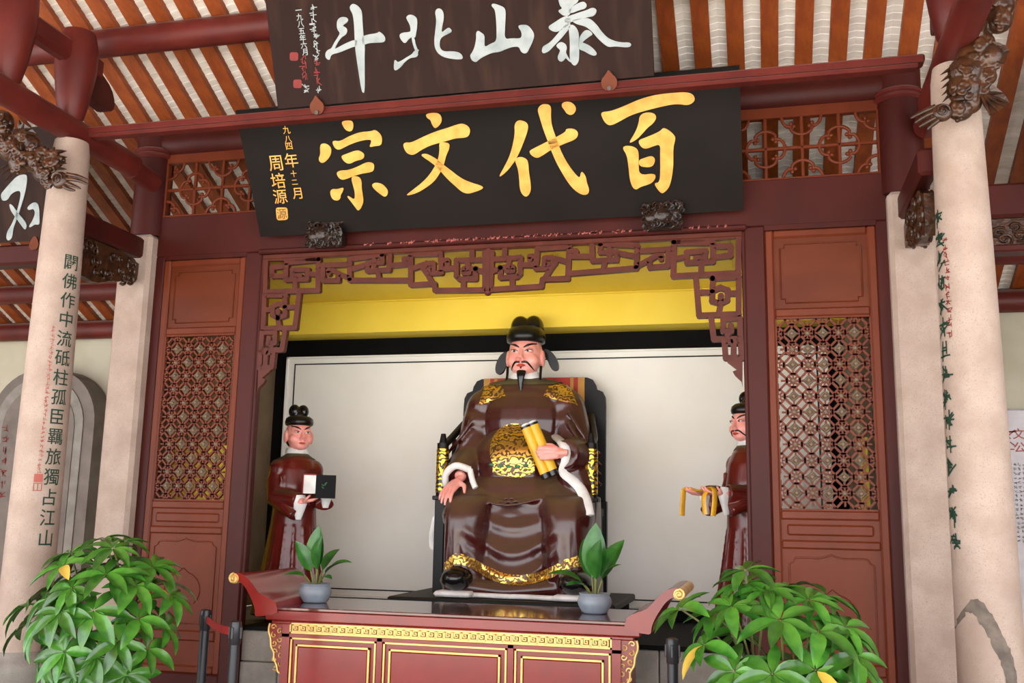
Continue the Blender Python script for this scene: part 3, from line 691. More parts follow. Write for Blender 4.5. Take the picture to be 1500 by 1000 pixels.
c2 += [[(x * k, y * k) for x, y in [(715,45),(730,32),(748,42),(753,70),(745,110),(742,135),(765,115),(775,112),(787,128),(770,138),(745,150),(735,165),(735,195),(750,210),(790,208),(820,215),(832,238),(815,243),(770,238),(740,228),(718,205),(712,170),(718,120),(722,80)]]]
strokes(p1, o1, u1, n1, c2, *ZA, 'whitepaint', 'character')
strokes(p1, o1, u1, n1, [[(270,225),(285,210),(300,220),(330,240),(328,290),(330,325),(370,300),(410,285),(412,220),(408,130),(400,65),(378,45),(378,28),(395,25),(440,40),(468,55),(475,90),(470,180),(465,270),(520,262),(575,265),(585,245),(580,215),(562,190),(562,175),(590,170),(625,172),(655,205),(672,240),(660,285),(635,335),(620,365),(595,368),(575,350),(565,320),(520,322),(470,340),(430,358),(380,362),(330,385),(295,405),(270,430),(240,415),(228,380),(245,360),(262,320),(272,265)]], *ZB, 'whitepaint', 'character')
strokes(p1, o1, u1, n1, [
 [(830,-80),(990,-80),(975,15),(930,40),(915,110),(870,110),(838,85),(835,70),(865,60),(838,30)],
 [(760,-30),(1090,-75),(1095,-45),(760,8)], [(930,45),(985,15),(1015,12),(1032,35),(1022,60),(975,72),(920,95),(900,80)],
 [(880,120),(960,92),(1035,68),(1060,55),(1085,55),(1102,75),(1080,112),(1030,120),(960,140),(880,165)],
 [(768,180),(800,160),(860,120),(905,105),(930,150),(880,195),(830,220),(800,218),(770,200)],
 [(905,150),(925,175),(880,235),(840,280),(800,320),(775,350),(735,370),(720,355),(728,320),(745,310),(780,290),(820,245),(860,195)],
 [(920,140),(1000,125),(1050,125),(1095,165),(1130,215),(1170,258),(1215,280),(1270,292),(1320,290),(1338,305),(1325,325),(1280,325),(1225,318),(1180,325),(1150,305),(1105,265),(1070,220),(1020,180),(960,168)],
 [(905,180),(935,165),(975,210),(978,300),(978,400),(970,435),(945,455),(920,430),(912,395),(915,300),(910,240)],
 [(820,310),(850,285),(885,300),(895,330),(885,360),(905,395),(925,430),(905,420),(885,395),(870,420),(845,425),(828,400),(838,370),(850,345),(825,325)],
 [(975,265),(1010,210),(1045,205),(1075,235),(1050,250),(1010,280),(985,310)],
 [(970,280),(1010,295),(1055,315),(1095,355),(1100,375),(1080,385),(1045,372),(1010,350),(975,340)]], *ZB, 'whitepaint', 'character')
rr = random.Random(21)
def za(x, y): return 380 + x / 5.5538, y / 5.5538
write(p1, o1, u1, n1, [(ch, *za(320 + i * 8.5, 82 + i * 57), .05) for i, ch in enumerate('一九八五年六月')], 'whitepaint', 'small_writing', .012)
write(p1, o1, u1, n1, [(None, *za(428 + i * 6.5, 62 + i * 58), .055) for i in range(8)] + [(None, *za(372 + i * 14, 690 + i * 60), .055) for i in range(2)] + [(None, *za(485, 740), .05)], 'whitepaint', 'small_writing', r=rr)
write(p1, o1, u1, n1, [(None, *za(468 + i * 3, 520 + i * 70), .06) for i in range(3)] + [(None, *za(362 + i * 5, 490 + i * 62), .058) for i in range(3)], 'redink', 'red_writing', r=rr)
for x, y in ((283, 460), (312, 682)):
    a, b = za(x, y); s = 6; strokes(p1, o1, u1, n1, [[(a - s, b - s), (a, b - s - .4), (a + s, b - s), (a + s + .3, b), (a + s, b + s), (a, b + s + .3), (a - s, b + s), (a - s - .3, b)]], (0, 0), 1, 'redink', 'seal', .004)
# copper leaf pegs that hold its foot
for i, (x, y) in enumerate(((466, 155), (893, 119))):
    c = PP(x, y, o1, n1) + n1 * .012
    s = .075
    pg = MB().prism(chaikin([(0, 1), (.3, .62), (.8, .2), (.88, -.25), (.6, -.7), (0, -.85), (-.6, -.7), (-.88, -.25), (-.8, .2), (-.3, .62)], 1), lambda u, v, d: c + Vector((u * s * .82, 0, 0)) + u1 * (v * s) + n1 * d, 0, .015)
    t = thing('leaf_peg', 'copper leaf-shaped peg at the foot of the dark brown plaque, ' + ('under the red seals' if i == 0 else 'away from the red seals'), 'peg', c)
    pg.build('leaf', 'copper', t)
    MB().tube([c + u1 * (-.045) + n1 * .012, c + u1 * (-.045) + n1 * .03], .014, 10).build('nail', 'carved', t)

# lower plaque: black, gilt characters
T2 = math.atan2(.53, .885)
p2, o2, u2, n2 = plaque('name_plaque', 'black plaque with four large gold brush characters leaning below the architrave', -3.868, -.072, 7.0, 3.795, T2, 1.005, 'board2')
ZC = ((440, 150), 5.0); ZD = ((720, 120), 4.6875)
strokes(p2, o2, u2, n2, [
 [(298,135),(380,128),(393,165),(385,200),(368,213),(340,205),(322,185)],
 [(145,310),(175,295),(215,312),(232,345),(222,390),(195,425),(165,445),(140,430),(137,405),(150,380)],
 [(235,290),(250,277),(290,285),(360,245),(440,215),(520,210),(545,198),(575,215),(600,250),(600,290),(590,315),(545,318),(505,328),(522,290),(520,270),(460,275),(380,300),(320,330),(285,347),(255,335)],
 [(298,390),(340,375),(420,345),(460,365),(472,385),(462,415),(410,425),(360,452),(320,430)],
 [(265,515),(290,497),(350,495),(420,470),(485,435),(530,438),(545,460),(538,500),(515,510),(450,520),(400,535),(350,555),(310,567),(282,550)],
 [(372,545),(410,535),(440,550),(452,580),(450,620),(460,680),(465,735),(430,800),(400,760),(370,720),(345,690),(352,680),(400,715),(402,660),(392,620)],
 [(218,655),(235,630),(270,635),(322,618),(312,655),(295,680),(298,700),(275,720),(235,708)],
 [(522,605),(545,585),(590,590),(620,610),(645,645),(640,675),(622,692),(590,672),(550,640)]], *ZC, 'goldleaf', 'character')
strokes(p2, o2, u2, n2, [
 [(918,80),(1010,72),(1038,105),(1035,150),(990,195),(965,160),(955,125),(930,115)],
 [(752,310),(770,290),(810,295),(880,260),(980,215),(1080,185),(1150,160),(1190,152),(1230,170),(1248,205),(1235,245),(1205,258),(1140,260),(1060,285),(960,310),(890,345),(840,380),(810,383),(775,365)],
 [(1018,290),(1060,290),(1095,300),(1092,340),(1070,385),(1055,450),(1025,515),(985,575),(920,625),(850,665),(765,685),(830,635),(900,580),(950,525),(985,470),(1010,420),(1022,350)],
 [(882,380),(925,372),(970,395),(1010,420),(1050,455),(1110,500),(1180,555),(1250,585),(1320,605),(1345,622),(1320,640),(1275,655),(1230,668),(1185,655),(1130,605),(1080,560),(1040,515),(1000,470),(950,430),(910,405)]], *ZC, 'goldleaf', 'character')
strokes(p2, o2, u2, n2, [
 [(158,290),(185,258),(235,270),(256,300),(245,350),(215,430),(185,500),(150,560),(100,620),(45,660),(90,580),(125,510),(148,430),(162,350)],
 [(165,525),(200,510),(240,525),(254,550),(258,620),(270,690),(272,750),(245,790),(215,775),(195,735),(192,660),(182,590),(165,550)],
 [(262,470),(300,450),(380,410),(450,375),(512,340),(512,320),(560,318),(590,335),(597,365),(575,395),(520,415),(460,440),(400,470),(350,505),(315,522),(285,510),(265,490)],
 [(315,185),(345,150),(395,152),(412,175),(408,230),(415,300),(440,370),(465,440),(490,500),(530,570),(575,630),(608,660),(615,615),(630,620),(650,650),(655,690),(673,735),(665,770),(625,775),(575,745),(530,695),(490,630),(450,560),(415,480),(385,400),(355,320),(330,235)],
 [(480,165),(490,138),(535,132),(572,155),(583,185),(570,215),(545,228),(515,215),(505,195)]], *ZD, 'goldleaf', 'character')
strokes(p2, o2, u2, n2, [
 [(752,205),(820,200),(910,165),(1010,120),(1110,90),(1220,75),(1370,66),(1405,122),(1355,162),(1275,148),(1180,165),(1060,195),(960,225),(880,270),(820,300),(785,285),(758,240)],
 [(1018,225),(1070,205),(1120,215),(1135,245),(1110,285),(1075,310),(1040,350),(1005,388),(955,418),(948,408),(985,350),(1010,290)],
 [(1005,400),(1060,380),(1120,355),(1160,335),(1180,312),(1220,330),(1262,370),(1262,400),(1248,450),(1250,560),(1240,650),(1222,720),(1190,755),(1168,765),(1140,735),(1115,692),(1155,690),(1160,600),(1158,500),(1160,425),(1110,440),(1060,460),(1025,445)],
 [(900,455),(915,437),(960,438),(1000,455),(1012,490),(1010,560),(1015,640),(1120,625),(1130,655),(1105,690),(1070,705),(1020,720),(995,740),(970,725),(950,670),(942,580),(930,500)],
 [(1010,535),(1050,520),(1095,505),(1122,520),(1122,550),(1105,580),(1060,585),(1015,575)]], *ZD, 'goldleaf', 'character')
def zc(x, y): return 380 + x / 5.88, 170 + y / 5.88
write(p2, o2, u2, n2, [(ch, *zc(x, y), s) for ch, x, y, s in (('一', 222, 55, .06), ('九', 234, 118, .065), ('八', 248, 198, .06), ('四', 256, 258, .065), ('年', 276, 380, .12), ('十', 296, 495, .055), ('二', 305, 568, .055), ('月', 326, 665, .1), ('周', 140, 405, .135), ('培', 162, 555, .13), ('源', 180, 692, .125))], 'goldleaf', 'small_writing', .003)
a, b = zc(192, 836); s = 8.5
strokes(p2, o2, u2, n2, [[(a - s, b - s), (a, b - s), (a + s, b - s), (a + s + .6, b), (a + s + 1.2, b + s * 1.1), (a, b + s * 1.2), (a - s + 1.5, b + s * 1.2), (a - s + .7, b)]], (0, 0), 1, 'goldleaf', 'seal', .004)
vs, fs = glyph('源', 0)
mb = MB(); c = PP(a + .5, b + .5, o2, n2) + n2 * .0055
mb.add([c + Vector((1, 0, 0)) * u * .09 + u2 * v * .09 for u, v in vs], fs); mb.build('seal_lines', 'carved', p2, recalc=False)

# two carved wooden lions on the lintel that carry its foot
for i, (px, py) in enumerate(((478, 344), (971, 317))):
    c = PY(px, py, 6.98); r = random.Random(40 + i)
    t = thing('carved_lion', 'small dark carved wooden lion block under the black plaque, ' + ('beneath its gold seal end' if i == 0 else 'beneath its largest boxed character'), 'carving', c + Vector((0, 0, -.1)))
    mb = MB().box(c.x - .13, c.x + .13, c.y + .0, 7.1, c.z - .09, c.z + .085, .01).box(c.x - .155, c.x + .155, c.y - .03, 7.1, c.z + .075, c.z + .1, .006)
    mb.build('block', 'carved', t)
    mb = MB().ell(c + Vector((-.02, -.02, .0)), (.1, .06, .075)).ell(c + Vector((-.085, -.035, -.02)), (.055, .05, .055)).ell(c + Vector((.1, -.02, .01)), (.05, .045, .06))
    for k in range(85):
        a_ = Vector((r.uniform(-.14, .14), -.045 + r.uniform(-.015, .01), r.uniform(-.09, .08))); R = r.uniform(.018, .036); ph = r.uniform(0, 6)
        mb.tube([c + a_ + Vector((R * (1 - q / 11) * math.cos(q * .7 + ph), -.015 * math.sin(q * .3), R * (1 - q / 11) * math.sin(q * .7 + ph))) for q in range(10)], .0085, 5)
    M['lionwood'] = M.get('lionwood') or mat('dark_carved_wood', (44, 28, 20), .32, col2=(24, 15, 11), scale=20, bump=.5, bscale=50)
    o = mb.build('carved_figure', 'lionwood', t, 60); t.children[0].data.materials[0] = M['lionwood']

# ================================================================== side bays
o = MB().box(-12.9, -5.18, 7.03, 7.2, 3.68, 3.86, .02).build('bay_beam', 'frame'); tag(o, 'dark red beam under the white-lettered plaque behind the green-lettered column', 'beam')
p3, o3, u3, n3 = plaque('name_plaque', 'dark brown plaque with white strokes cut off behind the green-lettered column', -8.1, -5.55, 7.0, 3.87, math.radians(20), .95, 'board1')
strokes(p3, o3, u3, n3, [
 [(5,500),(30,470),(60,435),(100,395),(145,388),(152,410),(140,490),(118,560),(100,620),(75,680),(70,735),(48,752),(36,735),(42,700),(65,665),(88,610),(108,545),(118,480),(90,480),(60,500),(45,530),(15,535)],
 [(52,548),(70,555),(100,600),(135,640),(150,665),(140,695),(118,665),(85,620),(60,585)],
 [(148,572),(175,545),(200,540),(215,560),(218,640),(215,665),(190,660),(165,680),(160,670),(180,640),(195,600),(185,575),(160,585)]], (0, 150), 3.704, 'whitepaint', 'character')
c = PY(52, 357, 6.95); t = tag(MB().prism(chaikin([(0, .08), (.05, .0), (.04, -.05), (0, -.06), (-.04, -.05), (-.05, .0)], 1), lambda u, v, d: c + Vector((u, d, v)), -.02, .0).build('leaf_peg', 'copper'), 'copper leaf peg under the plaque behind the green-lettered column', 'peg')
o = MB().box(1.27, 8.1, 7.03, 7.2, 3.66, 3.9, .02).build('bay_beam', 'frame'); tag(o, 'dark red beam under the blank dark plaque behind the patched column', 'beam')
p4, o4, u4, n4 = plaque('name_plaque', 'dark plaque edge showing behind the patched column', 1.8, 4.4, 6.98, 3.83, math.radians(20), .95, 'board2')
r = random.Random(9); cb = thing('carved_frieze', 'dark carved scrollwork frieze under the beam behind the patched column', 'carving', (2.6, 7.1, 3.45))
MB().box(1.27, 3.6, 7.08, 7.14, 3.46, 3.67, .01).build('back_board', 'carved', cb)
MB().box(1.27, 3.6, 7.03, 7.18, 3.42, 3.47, .01).build('lower_rail', 'frame', cb)
for k in range(40):
    x = 1.45 + k * .05 + r.uniform(-.02, .02); zz = r.uniform(3.5, 3.63); R = r.uniform(.03, .05); ph = r.uniform(0, 6)
    MB().tube([Vector((x + R * 1.3 * (1 - q / 15) * math.cos(q * .6 + ph), 7.075, zz + R * (1 - q / 15) * math.sin(q * .6 + ph))) for q in range(14)], .011, 6).build('carved_curl', 'carved', cb, 60)
# round-topped stele at the back wall, and a pale inscribed slab on the other side
YS = 9.3
xr = PY(138, 640, YS).x; ztp = PY(80, 541, YS).z; st = thing('stone_stele', 'grey round-topped stone stele standing against the back wall', 'stele', (xr - .6, YS, 0))
def arch(x0, x1, z1, rr, n=10):
    return [(x0, 0), (x1, 0)] + [(x1 - rr + rr * math.cos(i * PI / 2 / n), z1 - rr + rr * math.sin(i * PI / 2 / n)) for i in range(n + 1)] + [(x0 + rr + rr * math.cos(PI / 2 + i * PI / 2 / n), z1 - rr + rr * math.sin(PI / 2 + i * PI / 2 / n)) for i in range(n + 1)]
x0_ = xr - 1.35
MB().prism(arch(x0_, xr, ztp, .6), lambda u, v, d: Vector((u, YS + d, v)), -.02, .25).build('slab', 'stele', st)
MB().prism(arch(x0_ + .1, xr - .13, ztp - .1, .52), lambda u, v, d: Vector((u, YS + d, v)), -.035, .0).build('raised_border', 'greystone', st)
MB().prism(arch(x0_ + .2, xr - .23, ztp - .2, .45), lambda u, v, d: Vector((u, YS + d, v)), -.045, .0).build('face', 'stele', st)
mb = MB(); r = random.Random(2)
for k in range(7):
    cpt = PY(8 - k * .7, 628 + k * 16, YS - .05); vs, fs = scribble(r); mb.add([cpt + Vector((u * .085, 0, v * .085)) for u, v in vs], fs)
mb.build('red_writing', 'redink', st, recalc=False)['kind'] = 'stuff'
YR = 9.5; xs = PY(1474, 650, YR).x - .12; zs = PY(1485, 600, YR).z
sl = thing('inscribed_slab', 'pale grey inscribed slab on the back wall behind the patched column', 'slab', (xs + .6, YR, .6))
MB().box(xs, xs + 1.3, YR, YR + .08, .5, zs, .008).build('slab', 'slab', sl)
mb = MB()
for ch, x, y in (('文', 1492, 635), ('公', 1494, 655), ('顧', 1478, 635), ('卿', 1479, 655)):
    cpt = PY(x, y, YR - .004); vs, fs = glyph(ch, .01) if ch in '文公' else scribble(r); mb.add([cpt + Vector((u * .1, 0, v * .1)) for u, v in vs], fs)
mb.build('red_writing', 'redpale', sl, recalc=False)['kind'] = 'stuff'
mb = MB()
for j in range(18):
    for i in range(5):
        cpt = PY(1480 + i * 6.4 + j * .4, 680 + j * 6.6, YR - .004); vs, fs = scribble(r); mb.add([cpt + Vector((u * .03, 0, v * .03)) for u, v in vs], fs)
mb.build('small_writing', 'greyink', sl, recalc=False)['kind'] = 'stuff'
# ================================================================== painted statues
def remesh(mb, vox, it=6, name='body'):
    o = bpy.data.objects.new('tmp', mb.mesh('tmp')); COL.objects.link(o)
    md = o.modifiers.new('r', 'REMESH'); md.mode = 'VOXEL'; md.voxel_size = vox; md.use_smooth_shade = True
    ms = o.modifiers.new('s', 'SMOOTH'); ms.factor = .5; ms.iterations = it
    dg = bpy.context.evaluated_depsgraph_get(); me = bpy.data.meshes.new_from_object(o.evaluated_get(dg)); me.name = name
    bpy.data.objects.remove(o)
    return me
def place_mesh(me, name, m, parent, smooth=True):
    n = len(me.vertices); co = [0.0] * (3 * n); me.vertices.foreach_get('co', co)
    c = Vector([(min(co[i::3]) + max(co[i::3])) / 2 for i in range(3)])
    me.transform(Matrix.Translation(-c)); me.materials.clear()
    for q in (m if isinstance(m, (list, tuple)) else [m]): me.materials.append(M[q])
    me.polygons.foreach_set('use_smooth', [smooth] * len(me.polygons))
    o = bpy.data.objects.new(name, me); COL.objects.link(o); put(o, c, parent); return o, c
def bvh_of(*obs):
    vs = []; fs = []
    for o, c in obs:
        k = len(vs); vs += [v.co + c for v in o.data.vertices]; fs += [tuple(i + k for i in p.vertices) for p in o.data.polygons]
    return BVHTree.FromPolygons(vs, fs)
def cast(bv, px, py):
    d = ray(px, py).normalized(); h = bv.ray_cast(CAM, d); return (h[0], h[1]) if h[0] is not None else (None, None)
def decal_line(mb, bv, pts, wid, lift=.004, n=8, r=None):     # painted stroke laid on a surface: px points, widths (m)
    P = smoothline([Vector((x, y, 0)) for x, y in pts], n); q = []
    wd = wid if isinstance(wid, list) else [wid] * len(pts)
    for i, p in enumerate(P):
        h, nn = cast(bv, p.x, p.y)
        if h is None: continue
        t = i / (len(P) - 1) * (len(wd) - 1); k = min(int(t), len(wd) - 2); q.append((h + nn * lift * .3, wd[k] + (wd[k + 1] - wd[k]) * (t - k)))
    if len(q) > 1: mb.tube([a for a, b in q], [b for a, b in q], 8)
    return mb
def hand(mb, w, d, n, s, L, curl=(.3, .4, .3), spread=.0, thumb=(.5, .8, .2)):
    w = Vector(w); d = Vector(d).normalized(); n = Vector(n); n = (n - d * n.dot(d)).normalized(); a = n.cross(d).normalized() * s
    mb.tube([w - d * .25 * L, w, w + d * .12 * L], [.125 * L, .12 * L, .12 * L], 12, sq=.85)
    for k, (off, ln) in enumerate(((.165, .40), (.055, .46), (-.055, .43), (-.16, .34))):
        kn = w + d * (.5 - .03 * abs(k - 1)) * L + a * off * L
        mb.tube([w + d * .05 * L + a * off * .6 * L, kn], [.085 * L, .075 * L], 10)
        p = kn; ang = 0; pts = [p]; fd = (d + a * spread * (1.5 - k)).normalized()
        for sg, c in zip((.45, .32, .25), curl):
            ang += c; p = p + (fd * math.cos(ang) + n * math.sin(ang)) * ln * L * sg; pts.append(p)
        mb.tube(pts, [.058 * L, .055 * L, .05 * L, .036 * L], 10)
        mb.ell(pts[-1], .037 * L, n=8, m=6)
    b = w + d * .12 * L + a * .13 * L; t1 = (d * thumb[0] + a * thumb[1] + n * thumb[2]).normalized(); t2 = (d * (thumb[0] + .5) + a * thumb[1] * .4 + n * (thumb[2] + .3)).normalized()
    mb.tube([b, b + t1 * .2 * L, b + t1 * .2 * L + t2 * .2 * L], [.085 * L, .066 * L, .045 * L], 10); mb.ell(b + t1 * .2 * L + t2 * .2 * L, .046 * L, n=8, m=6)
def headmesh(mb, T, s=1.0):                            # T maps local (x, forward -y, z up from chin) to world
    e = lambda c, r: add_ell(mb, T, c, r, s)
    e((0, .03, .2), (.15, .175, .19)); e((0, -.035, .12), (.138, .13, .13)); e((0, -.085, .045), (.075, .065, .05)); e((0, -.06, .22), (.125, .09, .09))
    for q in (-1, 1): e((q * .075, -.085, .12), (.066, .06, .06)); e((q * .155, .02, .15), (.022, .045, .08)); e((q * .062, -.125, .205), (.04, .03, .022))
    mb.tube([T(Vector((0, -.142, .215)) * s), T(Vector((0, -.17, .165)) * s), T(Vector((0, -.188, .125)) * s)], [.016 * s, .021 * s, .03 * s], 10)
    for q in (-1, 1): e((q * .024, -.162, .118), (.018, .024, .015))
    e((0, -.142, .075), (.04, .022, .012)); e((0, -.138, .06), (.032, .02, .012))
    mb.tube([T(Vector((0, .03, .1)) * s), T(Vector((0, .04, -.18)) * s)], [.1 * s, .115 * s], 14)
def add_ell(mb, T, c, r, s):
    k = len(mb.v); mb.ell((0, 0, 0), r, n=16, m=10)
    for i in range(k, len(mb.v)): mb.v[i] = T((mb.v[i] + Vector(c)) * s)
def face_paint(root, T, s, bv_fn, moustache, goatee):
    def strip(name, m, pts, rad, lift=0):                # painted feature following the face front
        b = MB(); P = smoothline([Vector(p) for p in pts], 6); rr = []
        out = []
        for i, p in enumerate(P):
            o = T(Vector((p.x, -.5, p.z)) * s); d = (T(Vector((p.x, 0, p.z)) * s) - o).normalized(); h = bv_fn.ray_cast(o, d)
            if h[0] is None: continue
            t = i / (len(P) - 1) * (len(rad) - 1); k = min(int(t), len(rad) - 2); out.append(h[0] - d * lift); rr.append((rad[k] + (rad[k + 1] - rad[k]) * (t - k)) * s)
        if len(out) > 1: b.tube(out, rr, 8); b.build(name, m, root, 60)
    for q in (-1, 1):
        strip('eyebrow', 'hair', [(q * .018, 0, .228), (q * .055, 0, .25), (q * .115, 0, .272)], [.004, .011, .006])
        strip('eye', 'eyewhite', [(q * .032, 0, .192), (q * .06, 0, .197), (q * .092, 0, .196)], [.003, .011, .003])
        strip('iris', 'hair', [(q * .052, 0, .196), (q * .06, 0, .1965), (q * .068, 0, .196)], [.007, .0095, .007], .005 * s)
        strip('eyelid', 'hair', [(q * .03, 0, .196), (q * .06, 0, .21), (q * .098, 0, .206)], [.002, .0035, .002], .004 * s)
        if moustache: strip('moustache', 'hair', [(q * .008, 0, .098), (q * .05, 0, .098), (q * .085, 0, .06), (q * .1, 0, .035)], [.009, .01, .007, .002], .002)
    strip('lips', 'lip', [(-.038, 0, .07), (-.015, 0, .0715), (0, 0, .069), (.015, 0, .0715), (.038, 0, .07)], [.004, .013, .014, .013, .004])

# ------------------------------------------------------------------ the large seated statue
ST = thing('seated_statue', 'large seated painted statue in a brown robe with black official hat, gilt medallion and scroll', 'statue', (CX, 8.2, .98))
def L3(x, y, z): return Vector((CX + x, 8.4 + y, z))
HZ = 2.83                                               # chin height
def TH(v): return L3(v.x, -.02 + v.y, HZ + v.z)
sk = MB(); headmesh(sk, TH, 1.0)
# body under the robe: trunk, arms and legs, so that head and hands belong to one figure
sk.tube([L3(0, .02, 2.72), L3(0, .02, 2.4), L3(0, 0, 2.0), L3(0, 0, 1.75)], [.12, .26, .28, .3], 16)
for q in (-1, 1):
    sk.tube([L3(q * .1, 0, 1.72), L3(q * .34, -.4, 1.54), L3(q * .34, -.4, 1.1)], [.14, .1, .08], 12)
HL = .3
sk.tube([L3(-.2, 0, 2.54), L3(-.34, 0, 2.5), L3(-.42, -.05, 2.18), L3(-.46, -.38, 1.93)], [.07, .08, .08, .05], 12)
sk.tube([L3(.2, 0, 2.54), L3(.34, 0, 2.5), L3(.45, -.08, 2.18), L3(.42, -.4, 2.13)], [.07, .08, .08, .05], 12)
wl = L3(-.46, -.42, 1.9)
hand(sk, wl, (-.28, -.72, -.5), (.1, .35, -1), -1, HL, (.22, .35, .3), .1, (.3, .9, .25))
wr = PY(820, 663, 7.86)
sk.tube([L3(.42, -.4, 2.13), wr], [.05, .042], 12); hand(sk, wr, (-1, -.05, -.02), (0, 1, -.05), 1, HL * .9, (.3, 1.1, 1.1), 0, (.7, .6, .45))
me = remesh(sk, .0075, 3); body, bc = place_mesh(me, 'body', 'skin', ST)
hb = bvh_of((body, bc))
face_paint(ST, TH, 1.0, hb, True, True)
# robe
rb = MB()
rb.ell(L3(0, .02, 2.42), (.41, .27, .36)).ell(L3(0, -.1, 2.05), (.43, .32, .34)).ell(L3(0, -.05, 1.78), (.55, .42, .28))
rb.tube([L3(-.36, .02, 2.6), L3(0, .0, 2.66), L3(.36, .02, 2.6)], [.15, .17, .15], 16)
rb.tube([L3(-.37, .02, 2.58), L3(-.42, .0, 2.3), L3(-.44, -.08, 2.08), L3(-.46, -.28, 1.97), L3(-.47, -.36, 1.93)], [.155, .165, .17, .145, .125], 16)
rb.tube([L3(.37, .02, 2.58), L3(.43, -.02, 2.3), L3(.47, -.1, 2.12), L3(.49, -.34, 2.11), L3(.45, -.47, 2.12)], [.155, .165, .175, .15, .12], 16)
rb.tube([L3(.46, -.3, 2.05), L3(.54, -.3, 1.85), L3(.6, -.3, 1.62), L3(.62, -.3, 1.5)], [.14, .13, .09, .04], 14)       # hanging sleeve
for q, k_ in ((-1, .86), (1, 1.0)):
    rb.tube([L3(q * .22, .05, 1.74), L3(q * .34, -.22, 1.7), L3(q * .44 * k_, -.42, 1.6)], [.28, .25, .2], 18)
for q in (-1, 1): rb.ell(L3(q * .36, .02, 2.56), (.165, .17, .16)).ell(L3(q * .4, .0, 2.42), (.16, .17, .16))
rb.ell(L3(0, -.2, 1.62), (.5, .3, .2)).ell(L3(-.37, -.46, 1.61), (.2, .22, .18)).ell(L3(.49, -.46, 1.61), (.2, .22, .18))
rb.tube(smoothline([L3(-.54, -.42, 1.08), L3(-.4, -.6, 1.07), L3(0, -.62, 1.03), L3(.45, -.6, 1.07), L3(.66, -.42, 1.08)], 5), .06, 12)
def skirt_y(x, z):                                     # front of the skirt: two knees, shins and hanging folds between
    def knee(xk, r_):
        q = max(0, 1 - ((x - xk) / r_) ** 2); return -.46 - .24 * math.sqrt(q) * (1 - .25 * max(0, (1.5 - z))) if q > 0 else -.46
    lap = max(0, min(1, (1.79 - z) / .24)); lap = math.sqrt(1 - (1 - lap) ** 2)
    y = min(knee(-.38, .22), knee(.5, .22)); y = -.45 + (y + .45) * lap
    u = (x - .05) / .4; mid = max(0, 1 - u * u)
    y = min(y, -.45 - .035 * lap - .13 * mid * max(0, min(1, (1.62 - z) / .45)))
    D = .1 + .3 * max(0, 1.66 - z); ph = z + D * mid; env = mid ** .6 * max(0, min(1, (1.68 - z) / .2)) * max(0, min(1, (z - 1.02) / .12))
    w_ = .5 + .5 * math.sin(2 * PI * ph / .15 + .5); y -= .034 * env * w_ ** 1.4
    e2 = max(0, min(1, (1.5 - z) / .25)) * (1 - mid) ; y -= .008 * e2 * math.sin(2 * PI * (x + .06 * z) / .085)
    return y
nx_, nz_ = 90, 60; fr_ = []
for j_ in range(nz_ + 1):
    z = 1.0 + .79 * j_ / nz_; fl = .03 * (1.79 - z); xa_, xb_ = -.57 - fl, .69 + fl
    row = []
    for i_ in range(nx_ + 1):
        t_ = i_ / nx_; x = xa_ + (xb_ - xa_) * t_; ed = min(1, min(t_, 1 - t_) / .1); ed = math.sqrt(1 - (1 - ed) ** 2)
        row.append(L3(x, -.18 + (skirt_y(x, z) + .18) * ed, z))
    fr_.append(row)
bk_ = [[Vector((p.x, L3(0, -.1, 0).y, p.z)) for p in r_] for r_ in fr_]
k_ = nx_ + 1; n_ = k_ * (nz_ + 1); vs_ = [p for r_ in fr_ for p in r_] + [p for r_ in bk_ for p in r_]
fs_ = [(a * k_ + b, a * k_ + b + 1, (a + 1) * k_ + b + 1, (a + 1) * k_ + b) for a in range(nz_) for b in range(nx_)]
fs_ += [tuple(n_ + q for q in reversed(f)) for f in fs_]
bd = [b for b in range(k_)] + [a * k_ + nx_ for a in range(1, nz_ + 1)] + [nz_ * k_ + b for b in range(nx_ - 1, -1, -1)] + [a * k_ for a in range(nz_ - 1, 0, -1)]
fs_ += [(bd[q], bd[(q + 1) % len(bd)], n_ + bd[(q + 1) % len(bd)], n_ + bd[q]) for q in range(len(bd))]
rb.add(vs_, fs_)
for k in range(4):                                     # creases on sleeves and waist
    rb.tube(smoothline([L3(.42, -.18, 2.5 - .1 * k), L3(.55, -.22, 2.3 - .09 * k), L3(.7, -.14, 2.12 - .08 * k)], 5), .018, 8)
    rb.tube(smoothline([L3(-.42, -.16, 2.44 - .1 * k), L3(-.55, -.2, 2.24 - .09 * k), L3(-.68, -.1, 2.12 - .08 * k)], 5), .018, 8)
    rb.tube(smoothline([L3(-.35, -.36 - .02 * k, 1.86 - .03 * k), L3(0, -.44 - .04 * k, 1.79 - .03 * k), L3(.35, -.36 - .02 * k, 1.88 - .03 * k)], 5), .016, 8)
me = remesh(rb, .011, 11)
robe, rc = place_mesh(me, 'robe', 'robe', ST)
bv = bvh_of((robe, rc))
# collar, white neckband
def drop(rows, lift):                                   # let a grid settle onto the robe
    o = []
    for r_ in rows:
        q = []
        for p in r_:
            h = bv.find_nearest(p); q.append(h[0] + h[1] * lift if h[0] is not None else p)
        o.append(q)
    return o
rows = drop([[L3(a_ * math.cos(t) * 1.12, a_ * math.sin(t) * .95, 2.86 - .2 * (a_ - .1)) for t in [2 * PI * i / 48 for i in range(49)]] for a_ in (.1, .13, .16, .19, .22, .25, .28, .305)], .014)
MB().grid(rows).build('collar', 'collar', ST, 60, recalc=True)
MB().lathe([(.125, 2.77), (.15, 2.79), (.145, 2.83), (.128, 2.862), (.11, 2.86)], 32, L3(0, .03, 0)).build('neckband', 'white', ST, 60)
